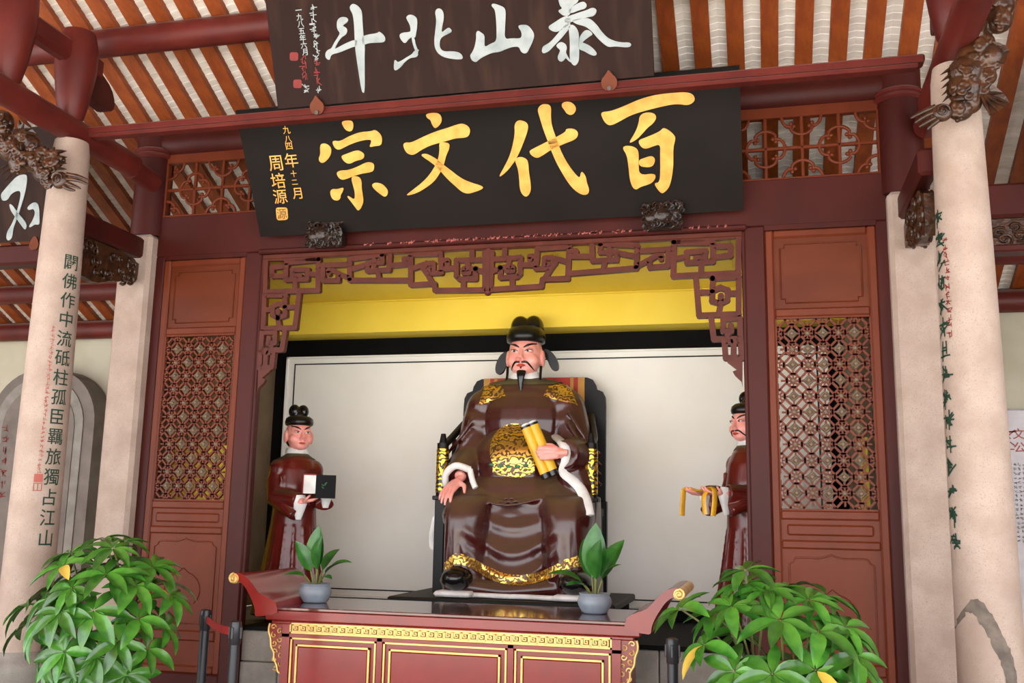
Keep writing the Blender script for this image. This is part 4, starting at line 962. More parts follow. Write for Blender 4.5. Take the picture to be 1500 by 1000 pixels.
# raised gilt ornament laid on the robe: shoulder patches, medallion, hem band
def patch(name, m, pts_rows, lift=.006, wall=True):
    rows = []
    for r_ in pts_rows:
        q = []
        for px, py in r_:
            h, nn = cast(bv, px, py); q.append(h + nn * lift if h is not None else None)
        rows.append(q)
    for r_ in rows:                                     # pixels that just miss the robe take their neighbour
        last = next((p for p in r_ if p is not None), None)
        for i, p in enumerate(r_):
            if p is None: r_[i] = last
            else: last = p
    rows = [r_ for r_ in rows if r_[0] is not None]
    return MB().grid(rows).build(name, m, ST, 60, recalc=False)
patch('medallion', 'gold', [[(754 + 36 * s * math.cos(t), 660 + 40 * s * math.sin(t)) for t in [-2 * PI * i / 48 for i in range(49)]] for s in (.001, .2, .4, .6, .8, .93, 1.0)])
def quad(a, b, c, d, n=10):                             # corners TL TR BR BL -> rows of pixels
    return [[(a[0] * (1 - u) * (1 - v) + b[0] * u * (1 - v) + c[0] * u * v + d[0] * (1 - u) * v, a[1] * (1 - u) * (1 - v) + b[1] * u * (1 - v) + c[1] * u * v + d[1] * (1 - u) * v) for u in [i / n for i in range(n + 1)]] for v in [j / n for j in range(n + 1)]]
patch('shoulder_patch', 'gold', quad((712, 560), (733, 557), (741, 580), (701, 594), 14))
patch('shoulder_patch', 'gold', quad((808, 558), (833, 563), (846, 594), (796, 580), 14))
patch('belt', 'gold', [[(723 + 60 * u, 678 + 14 * v + 6 * math.sin(u * PI)) for u in [i / 14 for i in range(15)]] for v in (0, .5, 1)], .012)
mb = MB()
for k in range(5):
    h, nn = cast(bv, 722 + k * 12, 680 + 3 * math.sin(k * .7))
    if h is not None: mb.ell(h + nn * .012, (.026, .012, .012), n=10, m=6)
mb.build('jade_plaque', 'jade', ST, 60)
hem = [(652, 832), (668, 818), (690, 824), (715, 838), (740, 848), (765, 850), (790, 845), (812, 836), (835, 824), (858, 822), (874, 832)]
hp = smoothline([Vector((x, y, 0)) for x, y in hem], 5)
patch('hem_band', 'goldband', [[(p.x, p.y + o_) for p in hp] for o_ in (-8, -4, 0, 4, 8)], .007)
# sleeve linings, cuffs
mb = MB(); P_ = [(814, 640), (826, 652), (830, 672), (826, 690), (838, 702), (850, 715), (858, 735), (862, 755)]
pts = []
for x, y in P_:
    h, nn = cast(bv, x, y); pts.append((h + nn * .004) if h is not None else PY(x, y, 8.05))
mb.tube(smoothline(pts, 5), .044, 10, sq=.5); mb.build('sleeve_lining', 'white', ST, 60)
mb = MB(); mb.tube(smoothline([L3(-.36, -.42, 1.99), L3(-.47, -.47, 2.02), L3(-.57, -.42, 1.95), L3(-.58, -.38, 1.86)], 6), .03, 10); mb.tube(smoothline([L3(-.36, -.42, 1.99), L3(-.33, -.44, 1.9), L3(-.3, -.45, 1.84)], 5), .025, 10)
mb.build('cuff', 'white', ST, 60)
mb = MB().tube(smoothline([L3(-.66, -.3, 1.62), L3(-.7, -.28, 1.45), L3(-.68, -.3, 1.32)], 5), [.02] + [.05] * 9 + [.025], 10, sq=.4); mb.build('sleeve_lining', 'white', ST, 60)
# boots with white soles
for q, cpt in ((-1, PY(670, 850, 7.75)), (1, PY(842, 857, 7.75))):
    s_ = MB().ell(cpt + Vector((0, .02, .02)), (.13, .2, .1)); s_.build('boot', 'hair', ST, 60)
    MB().box(cpt.x - .15, cpt.x + .15, cpt.y - .16, cpt.y + .25, .985, 1.03, .018).build('boot_sole', 'white', ST, 60)
mb = MB().tube(smoothline([L3(-.42, -.72, 1.0), L3(-.2, -.68, 1.0), L3(0, -.7, 1.0), L3(.2, -.68, 1.0), L3(.42, -.72, 1.0)], 6), .02, 8); mb.build('white_hem', 'white', ST, 60)
# hat, hair, goatee
hat = MB()
hat.lathe([(.05, .288), (.15, .29), (.168, .3), (.174, .34), (.168, .385), (.14, .425), (.05, .445)], 36, L3(0, .01, HZ))
for v in hat.v: v.y = L3(0, .01, 0).y + (v.y - L3(0, .01, 0).y) * 1.1
hat.build('hat_band', 'hat', ST, 60)
cr = MB()
for q in (-1, 1): cr.ell(L3(q * .06, .05, HZ + .44), (.09, .12, .11), n=20, m=14)
cr.ell(L3(0, .07, HZ + .38), (.15, .13, .14), n=20, m=14)
o, _ = place_mesh(remesh(cr, .008, 4), 'hat_crown', 'hair', ST)
for q in (-1, 1):
    wp = [(744, 514), (736, 518), (730, 526), (726, 538), (727, 547), (732, 549), (738, 545), (742, 535), (750, 526)] if q < 0 else [(796, 511), (806, 513), (814, 522), (819, 534), (818, 542), (811, 544), (806, 537), (802, 526), (794, 520)]
    wq = [PY(a_, b_, 8.5) for a_, b_ in chaikin(wp, 2)]
    MB().prism([(p.x, p.z) for p in wq], lambda u, v, d: Vector((u, 8.5 + d, v)), -.022, .022).build('hat_wing', 'hat', ST, 30)
    P_ = smoothline([L3(q * .15, -.04, HZ + .08), L3(q * .15, -.06, HZ - .02), L3(q * .165, -.09, HZ - .1)], 6)
    MB().tube(P_, [.012] * (len(P_) - 1) + [.004], 8).build('side_whisker', 'hair', ST, 60)
P_ = smoothline([L3(0, -.14, HZ + .035), L3(0, -.165, HZ - .02), L3(0, -.17, HZ - .09), L3(.005, -.175, HZ - .15)], 6)
MB().tube(P_, [.036, .04, .041, .041, .04, .038, .036, .033, .03, .028, .025, .022, .02, .018, .015, .012, .01, .006, .004][:len(P_)], 10, sq=.55).build('goatee', 'hair', ST, 60)
MB().ell(L3(0, -.178, HZ + .05), (.008, .006, .01)).build('chin_tuft', 'hair', ST, 60)
# scroll held in the fist (a thing of its own)
sc = thing('paper_scroll', 'pair of yellow rolled scrolls held upright in the fist of the seated statue', 'scroll', PY(803, 695, 7.94))
a0 = PY(776, 624, 7.93); a1 = PY(806, 696, 7.94); dv = (a1 - a0).normalized()
for off in (-.034, .034):
    sv = Vector((1, .3, 0)) * off * .8 + Vector((0, .0, .36)) * off
    b = MB().tube([a0 + sv, a1 + sv], .045, 18).build('roll', 'scroll', sc, 40)
    MB().tube([a0 + sv - dv * .012, a0 + sv + dv * .006], .0465, 18).build('end_cap', 'hair', sc, 40)
    MB().tube([a1 + sv - dv * .03, a1 + sv + dv * .012], .0465, 18).build('end_cap', 'hair', sc, 40)
    MB().tube([a0 + sv - dv * .03, a0 + sv - dv * .01], .034, 14).build('paper_core', 'white', sc, 40)

# ------------------------------------------------------------------ the throne chair and dais
da = thing('dais', 'low black lacquered dais board under the throne', 'dais', (CX, 8.2, NF))
MB().box(CX - .905, CX + .905, 7.6, 8.85, .915, .975, .012).build('top_board', 'chairblack', da)
MB().box(CX - .86, CX + .86, 7.66, 8.8, NF, .92, .01).build('plinth', 'black', da)
ch = thing('throne_chair', 'black lacquered throne chair with gilt arm posts and red cloth back', 'chair', (CX, 8.4, .975))
zc_ = .975; YP = 8.1; xpl, xpr = CX - .64, CX + .64
for q in (-1, 1):
    xp = CX + q * .64
    MB().box(xp - .045, xp + .045, YP - .045, YP + .045, zc_, 1.76, .008).build('leg', 'chairblack', ch)
    MB().box(xp - .04, xp + .04, 8.66, 8.74, zc_, 1.76, .008).build('leg', 'chairblack', ch)
    MB().box(xp - .065, xp + .065, YP - .06, YP + .06, 1.74, 1.775, .006).build('post_foot', 'chairblack', ch)
    po = MB().tube([(xp, YP, 1.77), (xp, YP, 2.22)], .05, 18).tube([(xp, YP, 2.22), (xp, YP, 2.3)], [.035, .02], 12).build('arm_post', 'chairblack', ch, 40)
    MB().tube([(xp, YP, 1.8), (xp, YP, 2.17)], .054, 18).build('gilt_sleeve', 'goldblack', po, 40)
    arm = smoothline([(xp, YP + .02, 2.2), (CX + q * .63, 8.3, 2.28), (CX + q * .58, 8.5, 2.42), (CX + q * .55, 8.64, 2.5)], 6)
    MB().tube(arm, .032, 10).build('armrest', 'chairblack', ch, 60)
    MB().tube(smoothline([(xp * 1.0, YP + .1, 1.78), (CX + q * .61, 8.3, 2.0), (CX + q * .62, 8.36, 2.27)], 5), .022, 8).build('arm_strut', 'chairblack', ch, 60)
    for z in (1.06, 1.12, 1.6): MB().box(xp - .015, xp + .015, YP, 8.7, z, z + .028).build('stretcher', 'chairblack', ch)
    MB().box(xp - .012, xp + .012, YP + .03, 8.68, 1.2, 1.62).build('side_panel', 'chairblack', ch) if q == 1 else None
MB().box(CX - .66, CX + .66, YP - .02, 8.76, 1.62, 1.7, .01).build('seat', 'chairblack', ch)
prof = [(-.66, 1.65), (-.66, 2.6), (-.655, 2.68), (-.63, 2.73), (-.58, 2.75), (-.57, 2.79), (-.54, 2.84), (-.49, 2.86)]; prof = prof + [(-u, v) for u, v in prof[::-1]]
MB().prism(prof, lambda u, v, d: Vector((CX + u, 8.72 + d + (v - 1.65) * .02, v)), 0, .05).build('backrest', 'chairblack', ch)
for xa, xb, m in ((-.47, -.41, 'clothgold'), (-.41, .41, 'cloth'), (.41, .47, 'clothgold')):
    MB().prism([(xa, 1.68), (xb, 1.68), (xb, 2.862), (xa, 2.862)], lambda u, v, d: Vector((CX + u, 8.715 + d + (v - 1.65) * .02, v)), -.006, .0).build('cloth_panel', m, ch)
for xa in (-.37, .34): MB().prism([(xa, 1.68), (xa + .03, 1.68), (xa + .03, 2.864), (xa, 2.864)], lambda u, v, d: Vector((CX + u, 8.707 + d + (v - 1.65) * .02, v)), -.003, .0).build('cloth_stripe', 'clothgold', ch)

# ------------------------------------------------------------------ standing attendants
def attendant(name, label, x, y, rot, kind, zs=1.0):
    A = thing(name, label, 'statue', (x, y, NF)); Rz = Matrix.Rotation(rot, 3, 'Z'); O = Vector((x, y, 0))
    G = lambda a, b, c: O + Rz @ Vector((a, b, 0)) + Vector((0, 0, NF + (c - NF) * zs if c > .5 else c))
    hz = NF + (2.1 - NF) * zs
    hd = Matrix.Rotation(.0 if kind == 0 else .15, 3, 'Z')
    T = lambda v: O + Rz @ (hd @ Vector((v.x, v.y - .02, 0))) + Vector((0, 0, hz + v.z))
    s = .73
    b = MB(); headmesh(b, T, s)
    b.tube([G(0, .02, 2.1), G(0, .02, 1.9), G(0, 0, 1.5), G(0, 0, .9)], [.07, .15, .14, .14], 14)
    hl = .19
    if kind == 0:
        wA = G(-.02, -.3, 1.67); wB = G(.2, -.27, 1.78)
        b.tube([G(-.1, .0, 1.96), G(-.15, .0, 1.93), G(-.17, -.08, 1.7), wA], [.045, .05, .045, .032], 10)
        b.tube([G(.1, .0, 1.96), G(.15, .0, 1.93), G(.18, -.08, 1.72), wB], [.045, .05, .045, .032], 10)
        hand(b, wA, Rz @ Vector((.75, -.35, .15)), Vector((0, 0, 1)), -1, hl, (.3, .4, .3), 0, (.5, .7, .4))
        hand(b, wB, Rz @ Vector((-.45, -.6, .45)), Rz @ Vector((-.8, .2, .1)), 1, hl, (.5, .6, .4), 0, (.6, .3, .5))
    else:
        wA = G(-.12, -.34, 1.72); wB = G(.12, -.34, 1.72)
        for q, w_ in ((-1, wA), (1, wB)):
            b.tube([G(q * .1, .0, 1.96), G(q * .15, .0, 1.93), G(q * .17, -.08, 1.72), w_], [.045, .05, .045, .032], 10)
            hand(b, w_, Rz @ Vector((-q * .2, -.95, .05)), Vector((0, 0, 1)), q, hl, (.25, .35, .3), .1, (.4, .7, .5))
    bo, c0 = place_mesh(remesh(b, .006, 3), 'body', 'skin', A)
    face_paint(A, T, s, bvh_of((bo, c0)), kind == 1, False)
    r = MB()
    rows = [(2.07, .08, .07), (2.02, .15, .1), (1.94, .19, .135), (1.8, .2, .16), (1.62, .185, .16), (1.5, .195, .16), (1.3, .225, .185), (1.05, .265, .225), (.8, .31, .27), (.765, .315, .275)]
    vs = []; n = 40
    for z, a_, d_ in rows:
        for j in range(n):
            t = 2 * PI * j / n; f_ = 1 + (.035 * math.sin(7 * t + 1) + .02 * math.sin(13 * t)) * max(0, (1.6 - z))
            vs.append(G(a_ * f_ * math.cos(t), d_ * f_ * math.sin(t), z))
    k = len(rows); r.add(vs, [(i * n + j, i * n + (j + 1) % n, (i + 1) * n + (j + 1) % n, (i + 1) * n + j) for i in range(k - 1) for j in range(n)] + [tuple(range(n)), tuple((k - 1) * n + j for j in range(n - 1, -1, -1))])
    for q, w_ in ((-1, wA), (1, wB)):
        el = G(q * .175, -.06, 1.7); d_ = (w_ - el)
        r.tube([G(q * .13, .01, 1.95), G(q * .17, .0, 1.83), el, el + d_ * .5, el + d_ * .86], [.085, .09, .09, .085, .075], 14)
        r.tube([el + Vector((0, 0, -.02)), el + d_ * .5 + Vector((0, 0, -.07)), el + d_ * .82 + Vector((0, 0, -.12))], [.09, .1, .085], 12, sq=.6)
        for m_ in range(3): r.tube([G(q * .16, -.11, 1.88 - .05 * m_), el + Vector((0, 0, -.03 * m_)) + d_ * .2, el + d_ * .7 + Vector((0, 0, -.06 - .03 * m_))], .012, 6)
    for q in (-1, 1): r.ell(G(q * .14, .01, 1.93), (.1, .1, .1))
    for m_ in range(6):
        t = -PI / 2 + (m_ - 2.5) * .42
        r.tube([G(.19 * math.cos(t), .165 * math.sin(t), 1.48), G(.235 * math.cos(t), .2 * math.sin(t), 1.2), G(.31 * math.cos(t), .27 * math.sin(t), .8)], [.008, .016, .02], 6)
    ro, rc_ = place_mesh(remesh(r, .009, 7), 'robe', 'robe2', A)
    bv2 = bvh_of((ro, rc_))
    rws = []
    for a_ in (.085, .105, .125, .145):
        q_ = []
        for i in range(41):
            t = 2 * PI * i / 40; p = G(a_ * 1.25 * math.cos(t), a_ * .9 * math.sin(t), 2.12 - a_ * .35); h = bv2.find_nearest(p); q_.append(h[0] + h[1] * .006)
        rws.append(q_)
    MB().grid(rws).build('collar', 'collar', A, 60)
    MB().lathe([(.075, 2.05), (.1, 2.07), (.096, 2.1), (.085, 2.118), (.07, 2.115)], 28, G(0, .02, 2.05) - Vector((0, 0, 2.05))).build('neckband', 'white', A, 60)
    for q, w_ in ((-1, wA), (1, wB)):
        el = G(q * .175, -.06, 1.7); d_ = (w_ - el)
        p0 = el + d_ * .88 + Vector((0, 0, .05)); MB().tube([p0, p0 + Vector((0, 0, -.07)) + d_ * .02, p0 + Vector((0, 0, -.2))], [.05, .065, .025], 12, sq=.5).build('cuff', 'white', A, 60)
    # soft black hat with a lobed bun
    hz2 = hz
    hb_ = MB().lathe([(.04, .205), (.108, .207), (.12, .217), (.123, .24), (.116, .268), (.09, .288), (.04, .295)], 32, T(Vector((0, .015, 0)))); hb_.build('hat_band', 'hat', A, 60)
    cr = MB()
    for q in (-1, 1): cr.ell(T(Vector((q * .038, .05, .335))), (.05, .062, .062), (0, 0, rot))
    cr.ell(T(Vector((0, .05, .295))), (.07, .07, .055)); place_mesh(remesh(cr, .006, 4), 'hat_bun', 'hair', A)
    hr = MB(); add_ell(hr, T, (0, .075, .17), (.15, .14, .17), s); hr.build('hair', 'hair', A, 60)
    return A, G, Rz
A1, G1, R1 = attendant('attendant_statue', 'standing painted statue in a maroon robe carrying a black book', -3.89, 7.92, math.radians(42), 0, 1.035)
bk = thing('book', 'black cased book with white page edges carried by the standing statue', 'book', G1(.08, -.36, 1.72))
def bookbox(a0, a1, y0, y1, z0, z1):
    return MB().add([G1(a, b_, c_) for c_ in (z0, z1) for b_ in (y0, y1) for a in (a0, a1)], [(0, 2, 3, 1), (4, 5, 7, 6), (0, 1, 5, 4), (2, 6, 7, 3), (0, 4, 6, 2), (1, 3, 7, 5)])
bookbox(.05, .22, -.425, -.385, 1.70, 1.885).build('cover', 'book', bk)
bookbox(-.055, .05, -.418, -.39, 1.735, 1.885).build('page_block', 'white', bk)
bookbox(-.065, .05, -.424, -.418, 1.88, 1.89).build('red_edge', 'redink', bk)
bookbox(-.063, -.055, -.424, -.39, 1.73, 1.89).build('red_edge', 'redink', bk)
mb = MB()
for k, (u, v) in enumerate(((.1, 1.81), (.115, 1.8), (.1, 1.79), (.125, 1.815))): mb.bar(G1(u, -.426, v), G1(u + .018, -.426, v + (.01 if k % 2 else -.012)), .006, .003)
mb.build('cover_mark', 'jade', bk)
A2, G2, R2 = attendant('attendant_statue', 'standing painted statue in a maroon robe holding out a yellow ribbon', -.09, 7.92, math.radians(-52), 1, 1.09)
rbn = thing('ribbon', 'yellow folded ribbon draped over the hands of the standing statue', 'ribbon', G2(0, -.45, 1.7))
mb = MB().tube(smoothline([G2(-.17, -.5, 1.57), G2(-.17, -.49, 1.68), G2(-.15, -.48, 1.755), G2(0, -.45, 1.74), G2(.15, -.44, 1.755), G2(.17, -.44, 1.68), G2(.16, -.45, 1.57)], 8), [.026] * 49, 10, sq=.35); mb.build('band', 'ribbon', rbn, 60)
mb = MB().tube(smoothline([G2(.1, -.42, 1.755), G2(.12, -.5, 1.7), G2(.13, -.5, 1.58)], 6), .022, 8, sq=.4); mb.build('band', 'ribbon', rbn, 60)
# ================================================================== altar table
TY = 6.24
TB = thing('altar_table', 'red lacquered altar table with upturned ends and gilt mouldings', 'table', (CX, 6.66, 0))
def tz(x, y): p = PY(320 + x / 4.167, 820 + y / 4.167, TY); return (p.x, p.z)
MB().box(-3.17, mir(-3.17), TY, 7.1, .968, .99, .005).build('table_top', 'tabletop', TB)
MB().box(-3.24, mir(-3.24), TY + .012, 7.08, .9, .97, .008).build('apron', 'table', TB)
MB().box(-3.2, mir(-3.2), TY + .03, 7.06, .875, .902, .008).build('cornice', 'table', TB)
endp = [tz(*p) for p in [(100, 80), (125, 78), (155, 90), (185, 115), (215, 152), (245, 197), (285, 222), (325, 238), (352, 262), (360, 300), (362, 330), (240, 345), (224, 338), (224, 300), (208, 250), (188, 208), (165, 165), (140, 138), (118, 128), (98, 120)]]
endp = chaikin(endp, 1)
for m_ in (0, 1):
    P_ = [((mir(u) if m_ else u), v) for u, v in endp]
    e_ = MB().prism(P_, lambda u, v, d: Vector((u, TY + d, v)), -.004, .84).build('upturned_end', 'table', TB, 35)
    cx_, cz_ = tz(98, 112); cx_ = mir(cx_) if m_ else cx_; sg = -1 if m_ else 1
    mb = MB().tube([Vector((cx_ + sg * .034 * (1 - i / 22) * math.cos(i * .5 + 1.6), TY - .012, cz_ + .034 * (1 - i / 22) * math.sin(i * .5 + 1.6))) for i in range(20)], .009, 8)
    mb.tube([(cx_, TY - .006, cz_), (cx_, TY + .84, cz_)], .034, 16); mb.build('gilt_curl', 'gilt', e_, 60)
xB = -3.12
MB().box(xB, mir(xB), TY + .05, 7.0, .1, .88).build('carcass', 'table', TB)
for x0_, x1_ in ((xB, -3.062), (-2.445, -2.405)):
    for m_ in (0, 1):
        a, b = sorted(((mir(x0_), mir(x1_)) if m_ else (x0_, x1_))); MB().box(a, b, TY + .028, TY + .06, .0, .88, .002).build('stile', 'table', TB)
for a, b in ((.795, .82), (.1, .17)): MB().box(xB, mir(xB), TY + .028, TY + .06, a, b, .002).build('rail', 'table', TB)
def rect(mb, x0, x1, z0, z1, y, r):
    for p, q in (((x0, z0), (x1, z0)), ((x1, z0), (x1, z1)), ((x1, z1), (x0, z1)), ((x0, z1), (x0, z0))): mb.bar((p[0], y, p[1]), (q[0], y, q[1]), r * 2, r * 1.6, ext=r)
    return mb
for x0_, x1_ in ((-3.055, -2.45), (-2.4, mir(-2.4)), (mir(-2.45), mir(-3.055))):
    MB().box(x0_, x1_, TY + .046, TY + .06, .16, .8).build('panel', 'table', TB)
    MB().box(x0_ + .05, x1_ - .05, TY + .03, TY + .05, .22, .745, .012).build('raised_panel', 'table', TB)
    rect(MB(), x0_ + .006, x1_ - .006, .176, .789, TY + .036, .0055).build('gilt_moulding', 'gilt', TB)
    rect(MB(), x0_ + .048, x1_ - .048, .218, .747, TY + .032, .006).build('gilt_moulding', 'gilt', TB)
rect(MB(), -3.058, mir(-3.058), .826, .884, TY + .03, .005).build('gilt_moulding', 'gilt', TB)
kw = (mir(-3.045) + 3.045) / 38; k0 = None
for k in range(38):                                     # running key pattern, one gilt key after another
    x = -3.045 + kw * (k + .5)
    if k0 is None:
        mb = MB(); h = .019; w_ = kw * .42
        pth = [(-w_, -h), (w_, -h), (w_, h), (-w_ * .55, h), (-w_ * .55, -h * .35), (w_ * .35, -h * .35), (w_ * .35, h * .35), (0, h * .35)]
        for p, q in zip(pth, pth[1:]): mb.bar((x + p[0], TY + .028, .855 + p[1]), (x + q[0], TY + .028, .855 + q[1]), .0085, .012, ext=.004)
        mb.bar((x - w_, TY + .028, .855 - h), (x - w_, TY + .028, .855 + h), .007, .01)
        k0 = mb.build('fret_key', 'gilt', TB); kc = WLOC[k0.name]; kx = x
    else: inst(k0, 'fret_key', kc + Vector((x - kx, 0, 0)), TB)
for m_ in (0, 1):                                       # pierced scroll spandrels outside the carcass
    f_ = (lambda x: mir(x)) if m_ else (lambda x: x); r = random.Random(8)
    out = [(-3.115, .878), (-3.215, .878), (-3.222, .83), (-3.205, .78), (-3.198, .73), (-3.175, .69), (-3.172, .65), (-3.15, .61), (-3.14, .575), (-3.115, .555)]
    b_ = MB().prism([(f_(u), v) for u, v in out], lambda u, v, d: Vector((u, TY + .045 + d, v)), 0, .02).build('spandrel', 'table', TB)
    mb = MB().tube(smoothline([Vector((f_(u), TY + .04, v)) for u, v in out[1:]], 4), .007, 8); mb.build('gilt_edge', 'gilt', b_, 60)
    for k in range(11):
        zz = .855 - k * .026; x_ = -3.165 + .022 * (1 if k % 2 else -1) + k * .0028; R = .02
        mb = MB().tube([Vector((f_(x_ + R * (1 - i / 16) * math.cos(i * .5 + k)), TY + .04, zz + R * (1 - i / 16) * math.sin(i * .5 + k))) for i in range(13)], .005, 6); mb.build('gilt_scroll', 'gilt', b_, 60)

# ================================================================== leaves
def leafmesh(name, L, W, bend, fold, m, n=7, tip=1.0, wave=0):
    mb = MB(); rows = []
    x = z = 0; ang = bend[0]
    for i in range(n + 1):
        t = i / n; wv = W * (math.sin(PI * min(1, t ** .85)) ** .75 if 0 < t < 1 else .04)
        if tip != 1 and t > .6: wv *= 1 - (t - .6) * (1 - tip)
        zc_ = wave * math.sin(t * 9)
        rows.append([Vector((x, -wv / 2, z + fold * wv + zc_)), Vector((x, -wv / 4, z + fold * wv * .42)), Vector((x, 0, z)), Vector((x, wv / 4, z + fold * wv * .42)), Vector((x, wv / 2, z + fold * wv - zc_))])
        ang = bend[0] + (bend[1] - bend[0]) * t; x += math.cos(ang) * L / n; z += math.sin(ang) * L / n
    mb.grid(rows); return mb.mesh(name, m, 80, recalc=False)
def orient(d, up):
    d = d.normalized(); s_ = up.cross(d); s_ = s_.normalized() if s_.length > 1e-4 else d.orthogonal().normalized(); u = d.cross(s_)
    return Matrix((d, s_, u)).transposed().to_euler()
def add_leaf(me, c, d, up, parent, sc_=1.0, name='leaf'):
    o = bpy.data.objects.new(name, me); COL.objects.link(o); put(o, c, parent); o.rotation_euler = orient(d, up); o.scale = (sc_,) * 3; return o

# two small pots on the table
LP = [leafmesh('leaf', .3, .14, (.15, -.25), .18, 'leafdark'), leafmesh('leaf', .27, .1, (.25, -.7), .2, 'leafdark'), leafmesh('leaf', .22, .11, (.1, -.5), .15, 'leafdark')]
def table_pot(x, y, label, leaves, sc_=1.0):
    t = thing('potted_plant', label, 'plant', (x, y, .99), 'small pot plants on the altar table')
    MB().lathe([(.07, 0), (.085, .006), (.088, .015), (.108, .05), (.114, .075), (.108, .1), (.098, .115), (.106, .13), (.1, .132), (.09, .12), (.04, .118)], 36, (x, y, .99)).build('pot', 'pot', t, 60)
    MB().lathe([(.01, .115), (.092, .116)], 24, (x, y, .99)).build('soil', 'soil', t, 60)
    for k, d, sz in leaves:
        d = Vector(d); base = Vector((x, y, 1.1)) + Vector((d.x, d.y, 0)) * .03
        top = base + Vector((d.x * .06, d.y * .06, .06 + .06 * max(0, d.z)))
        MB().tube([base, (base + top) / 2 + Vector((0, 0, .01)), top], [.008, .007, .006], 6).build('stalk', 'stem', t, 60)
        up = Vector((-d.x * .5, -d.y * .5 - .7, .6)) if d.z > .8 else Vector((0, -.3, 1))
        add_leaf(LP[k], top, d, up, t, sz * sc_)
pa = PZ(461, 882, .99); pb = PZ(871, 898, .99)
table_pot(pa.x, pa.y, 'grey-blue pot with broad leaves beside the upturned table end under the book statue', [(0, (.05, -.1, 1), 1.02), (0, (.2, -.25, .95), .85), (0, (-.35, -.3, .8), .8), (1, (.85, -.2, .5), .9), (2, (-.9, -.2, .15), .7), (2, (.75, -.5, .1), .55), (1, (.3, .5, .8), .8)])
table_pot(pb.x, pb.y, 'grey-blue pot with tall upright leaves on the table before the black dais', [(0, (.02, -.05, 1), 1.2), (0, (.15, -.35, .9), .95), (0, (.5, .1, .9), 1.0), (1, (-.85, -.3, .35), .95), (2, (-.6, -.6, .15), .7), (0, (-.25, .2, .95), .9), (1, (.6, -.3, .7), .7)])

# ================================================================== two big potted schefflera
LS = [leafmesh('leaf', .215, .074, (.1, -.5), .22, 'leaf', 6), leafmesh('leaf', .235, .08, (.2, -.75), .18, 'leaf', 6), leafmesh('leaf', .19, .07, (.05, -.3), .25, 'leaf', 6), leafmesh('leaf', .2, .07, (.1, -.6), .15, 'leafyellow', 6)]
def schefflera(label, x, y, zc_, rad, seed, extra, nwh=39):
    r = random.Random(seed)
    t = thing('potted_schefflera', label, 'plant', (x, y, 0), 'potted umbrella trees in front of the shrine')
    MB().lathe([(.15, 0), (.17, .02), (.2, .3), (.22, .33), (.22, .37), (.2, .37), (.19, .33), (.05, .32)], 36, (x, y, 0)).build('planter', 'planter', t, 50)
    MB().lathe([(.01, .325), (.19, .326)], 24, (x, y, 0)).build('soil', 'soil', t)
    pts = []
    for k in range(nwh):                                # spread over the crown, fewest on its far side
        for tries in range(60):
            u = r.uniform(-1, 1); a = r.uniform(0, 2 * PI); v = Vector((math.cos(a) * math.sqrt(1 - u * u), math.sin(a) * math.sqrt(1 - u * u), u))
            if v.y > .45 and r.random() < .8: continue
            p = Vector((x, y, zc_)) + Vector((v.x * rad[0], v.y * rad[1], v.z * rad[2])) * r.uniform(.82, 1.0)
            if all((p - q[0]).length > .15 for q in pts) and p.z > .5: pts.append((p, v)); break
    pts += [(Vector(p), (Vector(p) - Vector((x, y, zc_))).normalized()) for p in extra]
    stems = [Vector((x + .1 * math.cos(a), y + .1 * math.sin(a), .33)) for a in (0, 1.6, 3.1, 4.7)]
    tops = [Vector((x, y, zc_ - .12)) + Vector((math.cos(a) * .13, math.sin(a) * .13, r.uniform(-.05, .12))) for a in (.2, 1.7, 3.3, 4.8)]
    for a, b in zip(stems, tops): MB().tube(smoothline([a, (a + b) / 2 + Vector((r.uniform(-.03, .03), r.uniform(-.03, .03), 0)), b], 4), .013, 7).build('stem', 'stem', t, 60)
    nl = 0
    for k, (p, v) in enumerate(pts):
        b = min(tops, key=lambda q: (q - p).length)
        MB().tube(smoothline([b, b.lerp(p, .55) + Vector((0, 0, .04)), p], 4), [.006] * 8 + [.004], 5).build('leaf_stalk', 'stem', t, 60)
        ax = (v * .7 + Vector((0, -.25, .75))).normalized(); e1 = ax.orthogonal().normalized(); e2 = ax.cross(e1); n = r.choice((6, 7, 7, 8)); ph = r.uniform(0, 6)
        for i in range(n):
            if nl >= 298: break
            a = ph + 2 * PI * i / n + r.uniform(-.12, .12)
            d = (e1 * math.cos(a) + e2 * math.sin(a)) * r.uniform(.85, 1.0) + ax * r.uniform(-.1, .25) + Vector((0, 0, -.18)); ye = r.random() < .018
            add_leaf(LS[3] if ye else LS[r.randrange(3)], p + d.normalized() * .008, d, ax, t, r.uniform(.78, 1.05)); nl += 1
    return t
schefflera('bushy green umbrella plant in front of the green-lettered column, beside the belt posts', -3.93, 5.5, 1.0, (.42, .4, .44), 3, [(-4.42, 5.42, 1.02), (-4.40, 5.4, .9), (-3.75, 5.3, 1.22)])
schefflera('bushy green umbrella plant in front of the lattice door beside the patched column', .08, 5.35, .92, (.44, .38, .41), 12, [(-.42, 5.3, 1.16), (-.09, 5.35, 1.36)], 39)

